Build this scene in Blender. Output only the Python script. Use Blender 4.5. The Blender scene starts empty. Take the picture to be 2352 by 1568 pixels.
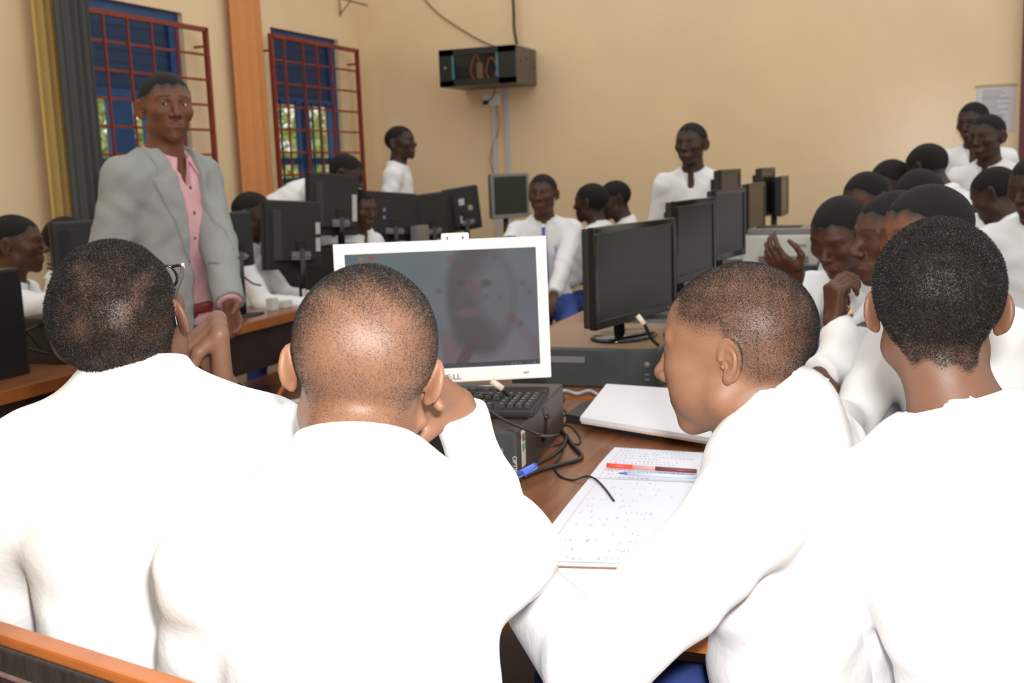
import bpy, bmesh, math, random
import numpy as np
from mathutils import Vector, Matrix
random.seed(7); RNG = np.random.default_rng(7)
SC = bpy.context.scene
COL = SC.collection
R = math.radians

# ------------------------------------------------------------------ camera, sky, flash, exposure
CAM = np.array([0.0, 0.0, 1.37]); FPX = 2513.0
def cam_axes(yaw, pitch, roll):
    cy, sy, cp, sp, cr, sr = math.cos(yaw), math.sin(yaw), math.cos(pitch), math.sin(pitch), math.cos(roll), math.sin(roll)
    f = np.array([sy*cp, cy*cp, -sp]); r = np.array([cy, -sy, 0.]); d = np.cross(f, r)
    return cr*r + sr*d, -sr*r + cr*d, f
AX, AD, AF = cam_axes(-.36732, .15441, .03646)
cam_d = bpy.data.cameras.new('camera'); cam = bpy.data.objects.new('camera', cam_d); COL.objects.link(cam)
cam_d.sensor_width = 36; cam_d.lens = 36*FPX/2352; cam_d.clip_start = .02
cam.matrix_world = Matrix(((AX[0], -AD[0], -AF[0], CAM[0]), (AX[1], -AD[1], -AF[1], CAM[1]), (AX[2], -AD[2], -AF[2], CAM[2]), (0, 0, 0, 1)))
cam_d.dof.use_dof = True; cam_d.dof.focus_distance = 1.4; cam_d.dof.aperture_fstop = 8.5
SC.camera = cam
vs = SC.view_settings; vs.view_transform = 'Standard'; vs.look = 'None'; vs.gamma = 1; vs.exposure = 0.0; vs.use_curve_mapping = False
w = bpy.data.worlds.new('world'); SC.world = w; w.use_nodes = True
w.node_tree.nodes['Background'].inputs[0].default_value = (1.0, .98, .95, 1); w.node_tree.nodes['Background'].inputs[1].default_value = 1.22
def ray(x, y): return ((x-1176)/FPX)*AX + ((y-784)/FPX)*AD + AF
def atD(x, y, D): return CAM + ray(x, y)*D
def atX(x, y, X): v = ray(x, y); return CAM + v*(X/v[0])
def atY(x, y, Y): v = ray(x, y); return CAM + v*(Y/v[1])
def atZ(x, y, Z): v = ray(x, y); return CAM + v*((Z-CAM[2])/v[2])
# the photographer's flash head, mounted on the camera
fl = bpy.data.lights.new('camera_flash', 'AREA'); fl.shape = 'RECTANGLE'; fl.size = .07; fl.size_y = .04; fl.energy = 40; fl.color = (1, .97, .93)
flo = bpy.data.objects.new('camera_flash', fl); COL.objects.link(flo)
fm = cam.matrix_world.copy(); off = AX*.05 - AD*.10 + AF*.02; fm.translation = Vector(CAM+off); flo.matrix_world = fm

# ------------------------------------------------------------------ materials
def srgb(c): return tuple(((v/255)/12.92 if v/255 <= .04045 else ((v/255+.055)/1.055)**2.4) for v in c)
MATS = {}
def mat(name, col, rough=.6, metal=0, spec=.5, noise=0, nscale=8, bump=0, bscale=200, emit=None, col2=None, coat=0, stretch=None):
    if name in MATS: return MATS[name]
    m = bpy.data.materials.new(name); m.use_nodes = True; nt = m.node_tree; b = nt.nodes['Principled BSDF']
    c = tuple(col)+(1,)
    b.inputs['Base Color'].default_value = c; b.inputs['Roughness'].default_value = rough; b.inputs['Metallic'].default_value = metal
    b.inputs['Specular IOR Level'].default_value = spec; b.inputs['Coat Weight'].default_value = coat
    tc = nt.nodes.new('ShaderNodeTexCoord'); src = tc.outputs['Object']
    if stretch:
        mp = nt.nodes.new('ShaderNodeMapping'); mp.inputs['Scale'].default_value = stretch; nt.links.new(src, mp.inputs[0]); src = mp.outputs[0]
    if noise or col2:
        n = nt.nodes.new('ShaderNodeTexNoise'); n.inputs['Scale'].default_value = nscale; n.inputs['Detail'].default_value = 5
        nt.links.new(src, n.inputs['Vector'])
        mx = nt.nodes.new('ShaderNodeMix'); mx.data_type = 'RGBA'
        rp = nt.nodes.new('ShaderNodeValToRGB'); rp.color_ramp.elements[0].position = .35; rp.color_ramp.elements[1].position = .68
        nt.links.new(n.outputs['Fac'], rp.inputs[0]); nt.links.new(rp.outputs[0], mx.inputs[0])
        mx.inputs[6].default_value = c
        mx.inputs[7].default_value = (tuple(col2)+(1,)) if col2 else tuple(max(0, v*(1-noise)) for v in col)+(1,)
        nt.links.new(mx.outputs[2], b.inputs['Base Color'])
    if bump:
        n2 = nt.nodes.new('ShaderNodeTexNoise'); n2.inputs['Scale'].default_value = bscale; n2.inputs['Detail'].default_value = 3
        nt.links.new(src, n2.inputs['Vector'])
        bp = nt.nodes.new('ShaderNodeBump'); bp.inputs['Strength'].default_value = bump; bp.inputs['Distance'].default_value = .01
        nt.links.new(n2.outputs['Fac'], bp.inputs['Height']); nt.links.new(bp.outputs[0], b.inputs['Normal'])
    if emit:
        b.inputs['Emission Color'].default_value = tuple(emit[:3])+(1,); b.inputs['Emission Strength'].default_value = emit[3]
    MATS[name] = m; return m
def skin_mat(name, tone, hair=(.012, .010, .009), lip=(.16, .06, .05), gloss=.50):
    if name in MATS: return MATS[name]
    m = bpy.data.materials.new(name); m.use_nodes = True; nt = m.node_tree; b = nt.nodes['Principled BSDF']
    at = nt.nodes.new('ShaderNodeAttribute'); at.attribute_name = 'mask'; sp = nt.nodes.new('ShaderNodeSeparateColor'); nt.links.new(at.outputs['Color'], sp.inputs[0])
    tc = nt.nodes.new('ShaderNodeTexCoord')
    n = nt.nodes.new('ShaderNodeTexNoise'); n.inputs['Scale'].default_value = 22; n.inputs['Detail'].default_value = 4; nt.links.new(tc.outputs['Object'], n.inputs['Vector'])
    m0 = nt.nodes.new('ShaderNodeMix'); m0.data_type = 'RGBA'; nt.links.new(n.outputs['Fac'], m0.inputs[0])
    m0.inputs[6].default_value = tuple(v*1.15 for v in tone)+(1,); m0.inputs[7].default_value = (tone[0]*.82, tone[1]*.78, tone[2]*.78, 1)
    m1 = nt.nodes.new('ShaderNodeMix'); m1.data_type = 'RGBA'; nt.links.new(sp.outputs[0], m1.inputs[0]); nt.links.new(m0.outputs[2], m1.inputs[6]); m1.inputs[7].default_value = tuple(hair)+(1,)
    m2 = nt.nodes.new('ShaderNodeMix'); m2.data_type = 'RGBA'; nt.links.new(sp.outputs[1], m2.inputs[0]); nt.links.new(m1.outputs[2], m2.inputs[6]); m2.inputs[7].default_value = tuple(lip)+(1,)
    nt.links.new(m2.outputs[2], b.inputs['Base Color'])
    b.inputs['Roughness'].default_value = gloss; b.inputs['Specular IOR Level'].default_value = .45
    b.inputs['Subsurface Weight'].default_value = 0
    n2 = nt.nodes.new('ShaderNodeTexNoise'); n2.inputs['Scale'].default_value = 900; nt.links.new(tc.outputs['Object'], n2.inputs['Vector'])
    bp = nt.nodes.new('ShaderNodeBump'); bp.inputs['Strength'].default_value = .25; bp.inputs['Distance'].default_value = .001
    nt.links.new(n2.outputs['Fac'], bp.inputs['Height']); nt.links.new(bp.outputs[0], b.inputs['Normal'])
    MATS[name] = m; return m
def vcol_mat(name, rough=.4, emit=0., spec=.5):
    if name in MATS: return MATS[name]
    m = bpy.data.materials.new(name); m.use_nodes = True; nt = m.node_tree; b = nt.nodes['Principled BSDF']
    at = nt.nodes.new('ShaderNodeAttribute'); at.attribute_name = 'paint'
    if emit:
        nt.links.new(at.outputs['Color'], b.inputs['Emission Color']); b.inputs['Emission Strength'].default_value = emit; b.inputs['Base Color'].default_value = (.02, .02, .022, 1)
    else: nt.links.new(at.outputs['Color'], b.inputs['Base Color'])
    b.inputs['Roughness'].default_value = rough; b.inputs['Specular IOR Level'].default_value = spec
    MATS[name] = m; return m
M_WALL = mat('wall_paint', (.80, .61, .37), .27, noise=.07, nscale=1.6, bump=.10, bscale=11, spec=.7)
M_WALL2 = mat('wall_paint_side', (.82, .63, .39), .5, noise=.08, nscale=1.6, bump=.1, bscale=12)
M_FLOOR = mat('floor_concrete', (.10, .055, .045), .6, noise=.3, nscale=3)
M_WOOD = mat('desk_wood', (.27, .105, .045), .28, col2=(.17, .060, .028), nscale=6, stretch=(9, 1, 9), spec=.6)
M_EDGE = mat('desk_edge_wood', (.42, .13, .03), .4, noise=.3, nscale=8)
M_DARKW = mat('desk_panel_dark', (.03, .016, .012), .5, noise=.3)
M_BLACK = mat('black_plastic', (.012, .013, .014), .35, bump=.06, bscale=500)
M_BLACKG = mat('black_gloss', (.006, .007, .008), .12)
M_BLACKM = mat('black_matte', (.018, .018, .019), .55)
M_SCREEN = mat('dark_screen', (.010, .012, .013), .3)
M_GREYP = mat('grey_plastic', (.17, .18, .19), .45)
M_CASE = mat('case_grey', (.045, .055, .058), .5, noise=.25, nscale=14, bump=.05, bscale=60)
M_CASEB = mat('case_brown', (.07, .048, .042), .45, noise=.35, nscale=10)
M_SILV = mat('silver_plastic', (.62, .61, .57), .4)
M_SILVD = mat('silver_dull', (.25, .25, .25), .4, metal=.3)
M_WHITE = mat('white_plastic', (.74, .76, .74), .45)
M_PAPER = mat('paper_white', (.80, .80, .84), .7)
M_SHIRT = mat('white_cotton', (.80, .81, .82), .85, spec=.2, bump=.12, bscale=60)
M_SHIRTF = mat('white_cotton_thick', (.86, .86, .86), .85, spec=.2)
M_NAVY = mat('blue_trouser_cloth', (.055, .09, .33), .85, spec=.2, noise=.2)
M_BLUE = mat('window_blue_paint', (.009, .070, .22), .4, noise=.2)
M_BLUEL = mat('window_blue_panel', (.008, .042, .125), .5, noise=.3, nscale=5, stretch=(1, 1, 14))
M_RED = mat('grille_red_paint', (.24, .030, .012), .45, noise=.25, nscale=10)
M_YCUR = mat('yellow_curtain_cloth', (.60, .41, .14), .9, spec=.1, bump=.2, bscale=150)
M_GCUR = mat('grey_curtain_cloth', (.085, .088, .085), .9, spec=.1, bump=.2, bscale=150)
M_OCUR = mat('orange_curtain_cloth', (.70, .30, .115), .9, spec=.1, bump=.3, bscale=180, noise=.12, nscale=60)
M_DOOR = mat('door_maroon_paint', (.11, .018, .018), .45)
M_PINK = mat('pink_shirt_cloth', (.72, .40, .45), .85, spec=.2, bump=.2, bscale=250, noise=.12, nscale=130)
M_JACK = mat('grey_jacket_cloth', (.30, .315, .31), .9, spec=.15, bump=.25, bscale=300, noise=.05, nscale=90)
M_GTRO = mat('charcoal_trouser_cloth', (.055, .055, .075), .9, spec=.2)
M_BELT = mat('red_leather', (.20, .018, .012), .4)
M_LEATH = mat('black_leather', (.012, .011, .011), .35)
M_BTN = mat('button_dark', (.10, .07, .05), .4)
M_HAIR = mat('black_hair', (.010, .008, .008), .75, spec=.25, bump=.6, bscale=260)
M_EYE = mat('eye_white', (.55, .50, .46), .15)
M_IRIS = mat('iris_dark', (.02, .01, .008), .1)
M_GOLD = mat('gold_metal', (.75, .55, .25), .25, metal=1)
M_CABLE = mat('cable_black', (.014, .013, .013), .4)
M_CABLEG = mat('cable_grey', (.42, .42, .42), .5)
M_TIE = mat('blue_tie_cloth', (.06, .11, .40), .7)
M_TAN = mat('tan_board', (.30, .18, .10), .55, noise=.2, nscale=6)

# ------------------------------------------------------------------ generic builders
def tag(o, label=None, cat=None, group=None, kind=None):
    if label: o['label'] = label
    if cat: o['category'] = cat
    if group: o['group'] = group
    if kind: o['kind'] = kind
    return o
def empty(name, loc, label, cat, group=None, rz=0):
    o = bpy.data.objects.new(name, None); COL.objects.link(o); o.location = tuple(loc); o.rotation_euler = (0, 0, rz); o.empty_display_size = .05
    return tag(o, label, cat, group)
class MB:
    """collects shapes and links them as one mesh object"""
    def __init__(s): s.v = []; s.f = []; s.s = []
    def add(s, vs_, fs, smooth=False):
        n = len(s.v); s.v += [tuple(float(c) for c in v) for v in vs_]; s.f += [tuple(i+n for i in f) for f in fs]; s.s += [smooth]*len(fs); return s
    def box(s, c, d, M=None, bev=0):
        bm = bmesh.new(); bmesh.ops.create_cube(bm, size=1)
        for v in bm.verts: v.co = Vector((v.co.x*d[0], v.co.y*d[1], v.co.z*d[2]))
        if bev: bmesh.ops.bevel(bm, geom=bm.edges[:], offset=bev, segments=2, profile=.7, affect='EDGES')
        vs_ = []
        for v in bm.verts:
            co = v.co.copy()
            if M is not None: co = M @ co
            vs_.append((co.x+c[0], co.y+c[1], co.z+c[2]))
        bm.verts.index_update(); fs = [[v.index for v in f.verts] for f in bm.faces]; bm.free()
        return s.add(vs_, fs, False)
    def tube(s, pts, r, n=8, r2=None, caps=True):
        pts = [np.array(p, float) for p in pts]; m = len(pts); vs_ = []; up = None
        for i, p in enumerate(pts):
            t = pts[min(i+1, m-1)] - pts[max(i-1, 0)]; t = t/(np.linalg.norm(t)+1e-9)
            if up is None: up = np.array([0, 0, 1.]) if abs(t[2]) < .9 else np.array([1., 0, 0])
            a = up - t*(up@t); a /= np.linalg.norm(a)+1e-9; b = np.cross(t, a); up = a
            rr = r if r2 is None else r+(r2-r)*i/(m-1)
            for k in range(n):
                th = 2*math.pi*k/n; vs_.append(p + rr*(math.cos(th)*a + math.sin(th)*b))
        fs = [(i*n+k, i*n+(k+1) % n, (i+1)*n+(k+1) % n, (i+1)*n+k) for i in range(m-1) for k in range(n)]
        if caps: fs += [tuple(range(n))[::-1], tuple((m-1)*n+k for k in range(n))]
        return s.add(vs_, fs, True)
    def lathe(s, prof, c=(0, 0, 0), n=24, sx=1, sy=1):
        vs_ = [(c[0]+r*sx*math.cos(2*math.pi*k/n), c[1]+r*sy*math.sin(2*math.pi*k/n), c[2]+z) for r, z in prof for k in range(n)]
        m = len(prof); fs = [(i*n+k, i*n+(k+1) % n, (i+1)*n+(k+1) % n, (i+1)*n+k) for i in range(m-1) for k in range(n)]
        fs += [tuple(range(n))[::-1], tuple((m-1)*n+k for k in range(n))]
        return s.add(vs_, fs, True)
    def prism(s, poly, axis, lo, hi):
        """poly: 2D outline, extruded along axis (0,1,2)"""
        o = [i for i in range(3) if i != axis]; vs_ = []
        for h in (lo, hi):
            for p in poly:
                q = [0, 0, 0]; q[o[0]] = p[0]; q[o[1]] = p[1]; q[axis] = h; vs_.append(q)
        n = len(poly); return s.add(vs_, [tuple(range(n)), tuple(range(2*n-1, n-1, -1))]+[(i, (i+1) % n, n+(i+1) % n, n+i) for i in range(n)])
    def obj(s, name, m, parent=None, loc=None, rot=None):
        me = bpy.data.meshes.new(name); me.from_pydata(s.v, [], s.f); me.materials.append(m)
        me.polygons.foreach_set('use_smooth', s.s); 
        bm = bmesh.new(); bm.from_mesh(me); bmesh.ops.recalc_face_normals(bm, faces=bm.faces); bm.to_mesh(me); bm.free()
        o = bpy.data.objects.new(name, me); COL.objects.link(o)
        if parent: o.parent = parent
        if loc is not None: o.location = tuple(loc)
        if rot is not None: o.rotation_euler = rot
        return o
def rebase(o, p):
    """put a mesh object's origin at p while its shape stays where it is"""
    p = Vector(p); o.data.transform(Matrix.Translation(-p)); o.location = p; return o
def smooth_path(pts, n=8):
    P = [np.array(p, float) for p in pts]; P = [2*P[0]-P[1]]+P+[2*P[-1]-P[-2]]; out = []
    for i in range(1, len(P)-2):
        for k in range(n):
            t = k/n; a, b, c, d = P[i-1:i+3]
            out.append(.5*((2*b)+(-a+c)*t+(2*a-5*b+4*c-d)*t*t+(-a+3*b-3*c+d)*t**3))
    out.append(P[-2]); return out
def text_obj(name, s, size, m, parent, loc, rot, depth=.0004):
    cu = bpy.data.curves.new(name, 'FONT'); cu.body = s; cu.size = size; cu.extrude = depth; cu.resolution_u = 4
    t = bpy.data.objects.new(name+'_tmp', cu); COL.objects.link(t)
    dg = bpy.context.evaluated_depsgraph_get(); me = bpy.data.meshes.new_from_object(t.evaluated_get(dg)); bpy.data.objects.remove(t)
    me.materials.clear(); me.materials.append(m); o = bpy.data.objects.new(name, me); COL.objects.link(o); o.parent = parent; o.location = loc; o.rotation_euler = rot
    return o
def paint_grid(name, w_, h_, nx, ny, fn, m, parent, loc, rot=(0, 0, 0)):
    """flat picture surface in local XZ with per-vertex printed colour; fn(u,v)->rgb arrays, v up"""
    u, v = np.meshgrid(np.linspace(0, 1, nx+1), np.linspace(0, 1, ny+1)); co = np.stack([(u-.5)*w_, 0*u, (v-.5)*h_], -1).reshape(-1, 3)
    fs = [(j*(nx+1)+i, j*(nx+1)+i+1, (j+1)*(nx+1)+i+1, (j+1)*(nx+1)+i) for j in range(ny) for i in range(nx)]
    me = bpy.data.meshes.new(name); me.from_pydata(co.tolist(), [], fs); me.materials.append(m)
    a = me.color_attributes.new('paint', 'FLOAT_COLOR', 'POINT'); c = np.ones((len(co), 4), np.float32); c[:, :3] = fn(u.ravel(), v.ravel()); a.data.foreach_set('color', c.ravel())
    o = bpy.data.objects.new(name, me); COL.objects.link(o); o.parent = parent; o.location = loc; o.rotation_euler = rot
    return o

# ------------------------------------------------------------------ implicit surfaces -> meshes (bodies, clothes)
def smn(a, b, k):
    h = np.clip(.5+.5*(b-a)/k, 0, 1); return b+(a-b)*h-k*h*(1-h)
def smx(a, b, k): return -smn(-a, -b, k)
def ell(p, c, r):
    q = p-np.asarray(c, np.float32); r = np.asarray(r, np.float32); k0 = np.sqrt(((q/r)**2).sum(-1)); k1 = np.sqrt(((q/(r*r))**2).sum(-1))+1e-6
    return k0*(k0-1)/k1
def sph(p, c, r): return np.sqrt(((p-np.asarray(c, np.float32))**2).sum(-1))-r
def cap(p, a, b, r1, r2=None):
    a = np.asarray(a, np.float32); b = np.asarray(b, np.float32); r2 = r1 if r2 is None else r2; ab = b-a
    t = np.clip(((p-a)@ab)/(ab@ab+1e-9), 0, 1); return np.sqrt(((p-a-t[:, None]*ab)**2).sum(-1))-(r1+(r2-r1)*t)
def bound(p, c, rad, fn, marg=.035):
    d = np.sqrt(((p-np.asarray(c, np.float32))**2).sum(-1))-rad; out = np.maximum(d, marg*.8).astype(np.float32); i = d < marg
    if i.any(): out[i] = fn(p[i])
    return out
def surf(fn, lo, hi, h, B=8):
    lo = np.asarray(lo, np.float32); nb = np.ceil((np.asarray(hi)-lo)/(h*B)).astype(int)+1; n = nb*B+1
    bi = np.stack(np.meshgrid(*[np.arange(k) for k in nb], indexing='ij'), -1).reshape(-1, 3)
    cd = fn((lo+(bi+.5)*B*h).astype(np.float32)); D = np.ones(n, np.float32)
    Dc = np.repeat(np.repeat(np.repeat(cd.reshape(nb), B, 0), B, 1), B, 2); D[:-1, :-1, :-1] = Dc
    act = bi[np.abs(cd) < h*B*1.35]; g = np.arange(B+1); loc = np.stack(np.meshgrid(g, g, g, indexing='ij'), -1).reshape(-1, 3)
    for s in range(0, len(act), 600):
        idx = (act[s:s+600, None, :]*B+loc[None]).reshape(-1, 3); v = fn((lo+idx*h).astype(np.float32)); D[idx[:, 0], idx[:, 1], idx[:, 2]] = v
    S = D < 0; a = S[:-1, :-1, :-1]; cnt = np.zeros(a.shape, np.int8); sl = [slice(0, -1), slice(1, None)]
    for i in (0, 1):
        for j in (0, 1):
            for k in (0, 1): cnt += S[sl[i], sl[j], sl[k]]
    cells = np.argwhere((cnt > 0) & (cnt < 8))
    if not len(cells): return np.zeros((0, 3)), np.zeros((0, 4), int)
    cid = -np.ones(a.shape, np.int32); cid[tuple(cells.T)] = np.arange(len(cells))
    cor = [(i, j, k) for i in (0, 1) for j in (0, 1) for k in (0, 1)]; val = np.stack([D[cells[:, 0]+i, cells[:, 1]+j, cells[:, 2]+k] for i, j, k in cor], 1)
    acc = np.zeros((len(cells), 3)); nn = np.zeros(len(cells)); ca = np.array(cor, float)
    for x in range(8):
        for y in range(x+1, 8):
            if sum(abs(cor[x][q]-cor[y][q]) for q in range(3)) == 1:
                va, vb = val[:, x], val[:, y]; m = (va < 0) != (vb < 0); t = np.where(m, va/(va-vb+1e-12), 0)
                acc += m[:, None]*(ca[x]+(ca[y]-ca[x])*t[:, None]); nn += m
    V = lo+(cells+acc/nn[:, None])*h; Q = []
    for ax in range(3):
        o1, o2 = [(1, 2), (2, 0), (0, 1)][ax]; s1 = [slice(None)]*3; s2 = [slice(None)]*3; s1[ax] = slice(0, -1); s2[ax] = slice(1, None)
        A, C = S[tuple(s1)], S[tuple(s2)]; e = np.argwhere(A != C); e = e[(e[:, o1] > 0) & (e[:, o2] > 0) & (e[:, o1] < n[o1]-1) & (e[:, o2] < n[o2]-1)]
        ins = S[tuple(e.T)]; c = []
        for d1, d2 in ((1, 1), (0, 1), (0, 0), (1, 0)):
            q = e.copy(); q[:, o1] -= d1; q[:, o2] -= d2; c.append(cid[tuple(q.T)])
        c = np.stack(c, 1); c[~ins] = c[~ins][:, ::-1]; Q.append(c)
    Q = np.concatenate(Q); return V, Q[(Q >= 0).all(1)]
def np_mesh(name, V, Q, m, parent=None, smooth=True, attr=None):
    me = bpy.data.meshes.new(name); nq = len(Q); k = Q.shape[1]
    me.vertices.add(len(V)); me.vertices.foreach_set('co', np.asarray(V, np.float32).ravel())
    me.loops.add(nq*k); me.loops.foreach_set('vertex_index', Q.astype(np.int32).ravel())
    me.polygons.add(nq); me.polygons.foreach_set('loop_start', np.arange(0, nq*k, k, dtype=np.int32))
    me.polygons.foreach_set('use_smooth', np.full(nq, smooth)); me.materials.append(m)
    if attr is not None:
        a = me.color_attributes.new('mask', 'FLOAT_COLOR', 'POINT'); a.data.foreach_set('color', attr.astype(np.float32).ravel())
    me.update(calc_edges=True); me.validate(); o = bpy.data.objects.new(name, me); COL.objects.link(o)
    if parent: o.parent = parent
    return o

# ------------------------------------------------------------------ people
def ear_sdf(p, sd, es, ea=34):
    q = p-np.array([sd*.073, -.012, -.004], np.float32); c, s = math.cos(R(ea)), math.sin(R(ea)); til = .22
    wv = (q[:, 0]*sd*s - q[:, 1]*c)/es; nv = (q[:, 0]*sd*c + q[:, 1]*s)/es; vv = q[:, 2]/es
    w_ = wv*math.cos(til)-vv*math.sin(til)*.6; v_ = vv*math.cos(til)+wv*math.sin(til)*.6
    L = np.stack([w_, v_, nv], -1)
    d = ell(L, (.012, .002, 0), (.0175, .027, .0045))
    qq = np.sqrt(((w_-.012)/.0175)**2+((v_-.002)/.028)**2)+1e-6
    rim = np.sqrt(((qq-1)*.019)**2+(nv-.0035)**2)-.0036*(1-.25*np.clip(-v_/.03, 0, 1)); rim = np.where((w_ < .003) & (v_ < .0), np.maximum(rim, (.003-w_)*.8), rim)
    q2 = np.sqrt(((w_-.010)/.0105)**2+((v_-.002)/.018)**2)+1e-6
    anti = np.sqrt(((q2-1)*.012)**2+(nv-.0035)**2)-.0030; anti = np.maximum(anti, (.008-w_)*.7)
    d = smn(d, rim, .004); d = smn(d, anti, .003)
    d = smx(d, -sph(L, (.006, -.004, .0095), .0085), .003)
    d = smn(d, sph(L, (.001, -.007, .005), .0042), .003)
    d = smn(d, ell(L, (.006, -.0255, .001), (.0085, .0095, .0045)), .004)
    return d*es
def head_sdf(p, P):
    ax = p.copy(); ax[:, 0] = np.abs(p[:, 0]); jw = P.get('jaw', 1.0)
    d = ell(p, (0, -.012, .033), (.0755, .097, .085))
    d = smn(d, ell(ax, (.028, -.03, .03), (.046, .070, .062)), .02)
    d = smn(d, ell(p, (0, .034, .004), (.0625, .056, .078)), .03)
    d = smn(d, ell(p, (0, .030, -.058), (.052*jw, .054, .046)), .028)
    d = smn(d, sph(p, (0, .072, -.092), .018), .028)
    d = smn(d, sph(ax, (.046*jw, .004, -.055), .019), .03)
    d = smn(d, ell(ax, (.044, .056, -.014), (.022, .024, .018)), .025)
    d = smn(d, ell(ax, (.036, .052, -.045), (.026, .028, .026)), .02) if P.get('cheek') else d
    if P.get('hi', True):
        d = smx(d, -ell(ax, (.031, .101, .010), (.020, .016, .0125)), .014)
        d = smn(d, cap(ax, (.012, .086, .029), (.046, .070, .028), .0085, .007), .012)
        lid = sph(ax, (.031, .0735, .009), .0142); op = P.get('eye', .0042)
        if op: lid = smx(lid, -ell(ax, (.031, .0865, .0085), (.0125, .009, op)), .002)
        d = smn(d, lid, .006)
    else: d = smx(d, -sph(ax, (.030, .104, .010), .016), .016)
    d = smn(d, cap(p, (0, .086, .022), (0, .107, -.020), .0075, .0095), .012)
    d = smn(d, sph(p, (0, .109, -.023), .0112), .007)
    d = smn(d, ell(ax, (.0145, .098, -.027), (.0085, .011, .008)), .006)
    d = smx(d, -ell(ax, (.0075, .106, -.036), (.0042, .006, .005)), .003)
    mz = P.get('mouth', 0.)
    d = smn(d, ell(p, (0, .078, -.056), (.027, .018, .022)), .016)
    d = smn(d, cap(ax, (.004, .0945, -.0505), (.023, .084, -.0550-mz), .0058, .0035), .005)
    d = smn(d, cap(ax, (.0, .0935, -.0620), (.021, .084, -.0578-mz), .0070, .0035), .005)
    d = smx(d, -cap(ax, (0, .1030, -.0562), (.022, .089, -.0565-mz), .0022, .0016), .003)
    es = P.get('ear', 1.0)
    d = np.minimum(d, 9)
    e = bound(p, (.082, -.022, -.004), .05, lambda q: ear_sdf(q, 1, es, P.get('ea', 34)), .02); e2 = bound(p, (-.082, -.022, -.004), .05, lambda q: ear_sdf(q, -1, es, P.get('ea', 34)), .02)
    return smn(d, np.minimum(e, e2), .006)
def hairline(p, seed=0):
    """>0 inside the hair region (head-local coordinates)"""
    y = p[:, 1]; z = p[:, 2]
    g = np.interp(y, [-.12, -.085, -.06, -.035, -.022, -.012, .012, .022, .045, .060, .082, .13], [-.066, -.070, -.064, -.034, -.012, .022, .026, .026, .044, .062, .068, .072])
    g = g+.004*np.sin(p[:, 0]*190+seed)+.003*np.sin(p[:, 0]*77+z*60)
    return z-g
def hand_caps(w_, d, pn, thumb, curls, k=1.0, thumb_curl=.5, spread=.10):
    """w_ wrist, d towards fingers, pn palm normal (fingers curl towards it), thumb = +1/-1 side of cross(d,pn)"""
    d = np.array(d, float); d /= np.linalg.norm(d); pn = np.array(pn, float); pn -= d*(pn@d); pn /= np.linalg.norm(pn); s = np.cross(d, pn)*thumb; w_ = np.array(w_, float)
    palm, fing = [], []
    for i, (lat, ln, sc) in enumerate(((.030, .088, .96), (.010, .092, 1.05), (-.010, .087, .98), (-.028, .080, .80))):
        kn = w_+(d*ln+s*lat)*k; palm.append((w_+(d*.012+s*lat*.55)*k, kn, .0125*k, .0115*k))
        a = curls[i]; ang = 0; p0 = kn; dd = d+s*spread*(1.2-i*.8); dd /= np.linalg.norm(dd)
        for j, (sl, r1, r2) in enumerate(((.043, .0098, .0085), (.027, .0085, .0078), (.022, .0078, .0062))):
            ang += a[j] if hasattr(a, '__len__') else a; v = math.cos(ang)*dd+math.sin(ang)*pn; p1 = p0+v*sl*sc*k; fing.append((p0, p1, r1*k, r2*k, i)); p0 = p1
    t0 = w_+(d*.022+s*.026+pn*.006)*k; v = d*.55+s*.75+pn*.35; v /= np.linalg.norm(v); t1 = t0+v*.040*k; v = d*.85+s*(.5-thumb_curl*.9)+pn*thumb_curl; v /= np.linalg.norm(v); t2 = t1+v*.032*k; v = d*.8+s*(.2-thumb_curl)+pn*thumb_curl; v /= np.linalg.norm(v); t3 = t2+v*.026*k
    fing += [(t0, t1, .0145*k, .0115*k, 9), (t1, t2, .0108*k, .0095*k, 9), (t2, t3, .0095*k, .0072*k, 9)]
    return palm, fing
def hand_sdf(p, H):
    palm, fing = H; d = None
    for a, b, r1, r2 in palm: e = cap(p, a, b, r1, r2); d = e if d is None else smn(d, e, .010)
    fs = {}
    for a, b, r1, r2, i in fing: e = cap(p, a, b, r1, r2); fs[i] = e if i not in fs else smn(fs[i], e, .003)
    for i, e in fs.items(): d = smn(d, e, .006 if i != 9 else .012)
    return d
def ik(S, T, l1, l2, pole):
    S, T = np.array(S, float), np.array(T, float); v = T-S; L = np.linalg.norm(v); u = v/L; L2 = min(L, (l1+l2)*.999); T = S+u*L2
    x = (l1*l1-l2*l2+L2*L2)/(2*L2); h = math.sqrt(max(l1*l1-x*x, 0)); pole = np.array(pole, float); pole = pole-u*(pole@u); pole /= np.linalg.norm(pole)+1e-9
    return S+u*x+pole*h, T
def frame(yaw, pitch=0, roll=0):
    f = np.array([math.sin(yaw), math.cos(yaw), 0.]); s = np.array([math.cos(yaw), -math.sin(yaw), 0.]); z = np.array([0, 0, 1.])
    fw = math.cos(pitch)*f-math.sin(pitch)*z; up = math.sin(pitch)*f+math.cos(pitch)*z
    return np.stack([math.cos(roll)*s-math.sin(roll)*up, fw, math.cos(roll)*up+math.sin(roll)*s], 1)
SKINS = [(.150, .055, .026), (.085, .032, .017), (.050, .021, .014), (.235, .112, .062), (.165, .082, .050), (.245, .122, .072)]
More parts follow.
